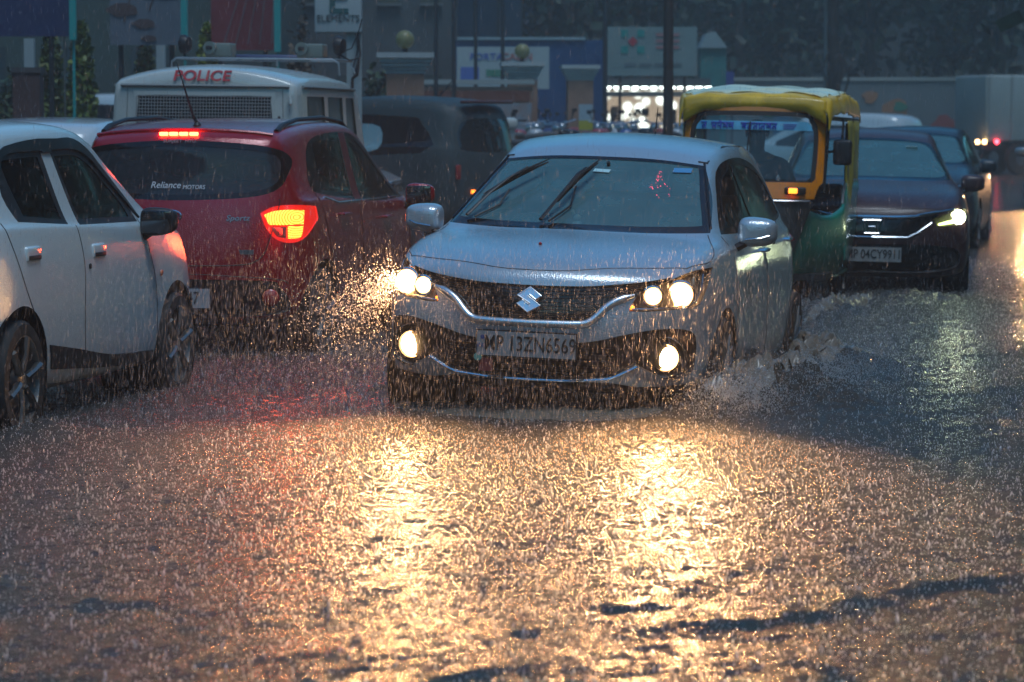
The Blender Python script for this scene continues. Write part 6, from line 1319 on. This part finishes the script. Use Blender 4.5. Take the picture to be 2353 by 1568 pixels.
# ------------------------------------------------------------------ rain: drops in the air, splashes on the water
def spindles(P, L, r, tilt=(.05, .02), name='rain', m=None, label='', jitter=.02, seed=1, ns=3):
    n = len(P); rg = np.random.default_rng(seed); ax = np.stack([tilt[0] + rg.normal(0, jitter, n), tilt[1] + rg.normal(0, jitter, n), np.ones(n)], 1); ax /= np.linalg.norm(ax, axis=1)[:, None]
    V = np.zeros((n, ns + 2, 3)); V[:, 0] = P + ax * (L / 2)[:, None]; V[:, ns + 1] = P - ax * (L / 2)[:, None]
    for k in range(ns):
        a = 2 * PI * k / ns + rg.uniform(0, 6, n) * 0; V[:, 1 + k] = P - ax * (L * .12)[:, None] + np.stack([np.cos(a) * r, np.sin(a) * r, 0 * r], 1)
    F = np.zeros((n, 2 * ns, 3), dtype=np.int64); base = np.arange(n) * (ns + 2)
    for k in range(ns):
        F[:, k] = np.stack([base, base + 1 + k, base + 1 + (k + 1) % ns], 1); F[:, ns + k] = np.stack([base + ns + 1, base + 1 + (k + 1) % ns, base + 1 + k], 1)
    V = V.reshape(-1, 3).astype(np.float32); F = F.reshape(-1, 3).astype(np.int32); me = bpy.data.meshes.new(name); me.vertices.add(len(V)); me.vertices.foreach_set('co', V.ravel()); me.loops.add(F.size); me.loops.foreach_set('vertex_index', F.ravel())
    me.polygons.add(len(F)); me.polygons.foreach_set('loop_start', np.arange(0, F.size, 3, dtype=np.int32)); me.polygons.foreach_set('loop_total', np.full(len(F), 3, dtype=np.int32)); me.update(); me.shade_smooth(); me.materials.append(m)
    o = bpy.data.objects.new(name, me); link(o); tag(o, label, None, None, 'stuff'); return o
def drop_mat(name, col, tr):
    m = bpy.data.materials.new(name); m.use_nodes = True; N = m.node_tree.nodes; L = m.node_tree.links; N.remove(N['Principled BSDF']); out = N['Material Output']
    t = N.new('ShaderNodeBsdfTransparent'); a = N.new('ShaderNodeBsdfTranslucent'); a.inputs[0].default_value = (*col, 1); g = N.new('ShaderNodeBsdfGlossy'); g.inputs['Roughness'].default_value = .25; g.inputs[0].default_value = (*col, 1)
    m1 = N.new('ShaderNodeMixShader'); m1.inputs[0].default_value = .45; L.new(a.outputs[0], m1.inputs[1]); L.new(g.outputs[0], m1.inputs[2]); m2 = N.new('ShaderNodeMixShader'); m2.inputs[0].default_value = tr; L.new(m1.outputs[0], m2.inputs[1]); L.new(t.outputs[0], m2.inputs[2]); L.new(m2.outputs[0], out.inputs['Surface']); return m
dm = drop_mat('rain_drop', (.95, .96, 1), .70); sm_ = drop_mat('splash_water', (1, 1, 1), .40)
rg = np.random.default_rng(17)
def in_view(n, d0, d1, pw=2.0):
    d = (d0 ** pw + rg.uniform(0, 1, n) * (d1 ** pw - d0 ** pw)) ** (1 / pw); px = rg.uniform(-80, 2430, n); z = rg.uniform(.02, 3.2, n)
    zmax = CAM_H + (HOR + 40) / FOC * d; zmin = np.maximum(.02, CAM_H - (IH - HOR + 40) / FOC * d); z = zmin + (zmax - zmin) * rg.uniform(0, 1, n); return np.stack([(px - IW / 2) / FOC * d, d, z], 1)
P = in_view(60000, 10.5, 30); P = P[(P[:, 2] < 1.25) | (rg.uniform(0, 1, len(P)) < .45)]
q = rg.uniform(0, 1, (19000, 3)); Q = np.stack([-1.6 + q[:, 0] * 2.7, 10.6 + q[:, 1] * 4.6, .02 + q[:, 2] ** 1.3 * .85], 1)
q = rg.uniform(0, 1, (8000, 3)); Q2 = np.stack([-3.2 + q[:, 0] * 2.6, 12.5 + q[:, 1] * 6.5, .02 + q[:, 2] ** 1.3 * .8], 1)
P = np.concatenate([P, Q, Q2]); n = len(P); spindles(P, rg.uniform(.012, .045, n), rg.uniform(.0004, .0009, n), name='rain', m=dm, label='heavy rain falling through the headlight beams', seed=3)
# upward splashes where drops hit
n = 30000; d = (7.6 ** 1.4 + rg.uniform(0, 1, n) * (32 ** 1.4 - 7.6 ** 1.4)) ** (1 / 1.4); px = rg.uniform(-60, 2420, n); X = (px - IW / 2) / FOC * d; H = rg.gamma(2.0, .0038, n) + .004
S_ = np.stack([X, d, H * .4 + water_height(X, d)], 1); spindles(S_, H * 1.1, .0018 + H * .10, (0, 0), 'splash', sm_, 'small crown splashes thrown up by the rain all over the floodwater', .25, 5, 4)
n = 62000; d = (7.6 ** 1.4 + rg.uniform(0, 1, n) * (28 ** 1.4 - 7.6 ** 1.4)) ** (1 / 1.4); px = rg.uniform(-60, 2420, n); X = (px - IW / 2) / FOC * d; Zs = np.abs(rg.normal(0, .022, n)) + .003
spindles(np.stack([X, d, Zs + water_height(X, d)], 1), rg.uniform(.003, .008, n), rg.uniform(.001, .0024, n), (0, 0), 'splash_droplets', sm_, 'fine droplets bouncing just above the water', .3, 6, 4)
# spray beside the wheels and off the left headlight
def cloud(px, py, D, sx, sy, sz, n, dz=0): p = at(px, py, D); return np.stack([p.x + rg.normal(0, sx, n), p.y + rg.normal(0, sy, n), np.abs(p.z + dz + rg.normal(0, sz, n))], 1)
n = 2800; u = rg.power(.8, n); A = at(905, 640, 15.1); B = at(740, 760, 14.3); sp = np.stack([A.x + (B.x - A.x) * u + rg.normal(0, 1, n) * (.02 + .14 * u), A.y + (B.y - A.y) * u + rg.normal(0, .25, n), A.z + (B.z - A.z) * u + rg.normal(0, 1, n) * (.02 + .13 * u)], 1)
G = np.concatenate([sp, cloud(1690, 915, 15.0, .14, .2, .07, 6500), cloud(1790, 890, 15.8, .18, .25, .07, 6500), cloud(1900, 850, 17.0, .22, .3, .06, 4200), cloud(1880, 700, 22.3, .22, .2, .05, 900), cloud(60, 1000, 14.0, .12, .2, .03, 500)])
G = G[G[:, 2] > .01]; n = len(G); spindles(G, rg.uniform(.004, .014, n), rg.uniform(.0012, .003, n), (0, 0), 'spray', sm_, 'spray thrown off the front wheels and the lit headlight of the silver hatchback', .6, 9, 4)

# churned wake: broken crests of aerated water beside the silver car and the rickshaw
fm = bpy.data.materials.new('aerated_water'); fm.use_nodes = True; b_ = fm.node_tree.nodes['Principled BSDF']; b_.inputs['Base Color'].default_value = (.19, .155, .12, 1); b_.inputs['Roughness'].default_value = .22; b_.inputs['Subsurface Weight'].default_value = 0
def wake(name_pts, label, seed, h=.13, wd=.28):
    pts = [Vector((*ground_xy(px, py), 0)) for px, py in name_pts]; n = 150; m_ = 70; L_ = [0]
    for a, b in zip(pts, pts[1:]): L_.append(L_[-1] + (b - a).length)
    V = []; U, K = np.meshgrid(np.linspace(0, 1, n), np.linspace(-1, 1, m_), indexing='ij'); S = U * L_[-1]
    xs_ = np.interp(S, L_, [p.x for p in pts]); ys_ = np.interp(S, L_, [p.y for p in pts]); X = xs_ + K * wd * .35; Y = ys_ + K * wd * 1.5
    env = np.sin(np.clip(U, 0, 1) * PI) ** .6 * np.clip(1 - np.abs(K) ** 2, 0, 1); r1 = 1 - np.abs(vnoise(X * 5, Y * 4, seed)); r2 = 1 - np.abs(vnoise(X * 13, Y * 10, seed + 1)); r3 = 1 - np.abs(vnoise(X * 31, Y * 25, seed + 2)); r4 = vnoise(X * 70, Y * 60, seed + 3)
    Z = h * env * (.30 + .40 * r1 + .35 * r2 + .20 * r3 + .08 * r4) - .012 + water_height(X, Y) * .6; X = X + .03 * vnoise(X * 20, Y * 20, seed + 5); 
    v = np.stack([X, Y, Z], -1).reshape(-1, 3).tolist(); f = [(i * m_ + j, (i + 1) * m_ + j, (i + 1) * m_ + j + 1, i * m_ + j + 1) for i in range(n - 1) for j in range(m_ - 1)]
    o = MB().add(v, f).build('wake', fm, None, fix=False, angle=180); tag(o, label, None, None, 'stuff'); return o
wake([(1610, 935), (1700, 925), (1800, 925), (1850, 900)], 'churned brown wake beside the front wheel of the silver hatchback', 61, .15, .55)
wake([(1740, 900), (1830, 865), (1900, 845), (1990, 830)], 'broken wake trailing beside the rear wheel of the silver hatchback', 71, .15, .65)
wake([(1850, 735), (1930, 715), (2020, 690)], 'low wake at the wheels of the auto rickshaw', 81, .10, .4)
wake([(900, 925), (1150, 945), (1400, 955), (1620, 950)], 'broken water pushed along under the front bumper of the silver hatchback', 95, .05, .2)
# ------------------------------------------------------------------ haze
hz = MB().box((0, 120, 13.7), (526, 366, 29.6)).build('haze', bpy.data.materials.new('haze'), None, smooth=False); hm = hz.data.materials[0]; hm.use_nodes = True; N = hm.node_tree.nodes; L = hm.node_tree.links; N.remove(N['Principled BSDF'])
pv = N.new('ShaderNodeVolumePrincipled'); pv.inputs['Color'].default_value = (.84, .91, .92, 1); pv.inputs['Density'].default_value = .0024; pv.inputs['Anisotropy'].default_value = .35; L.new(pv.outputs[0], N['Material Output'].inputs['Volume'])
tag(hz, 'grey rain haze filling the street', None, None, 'stuff')
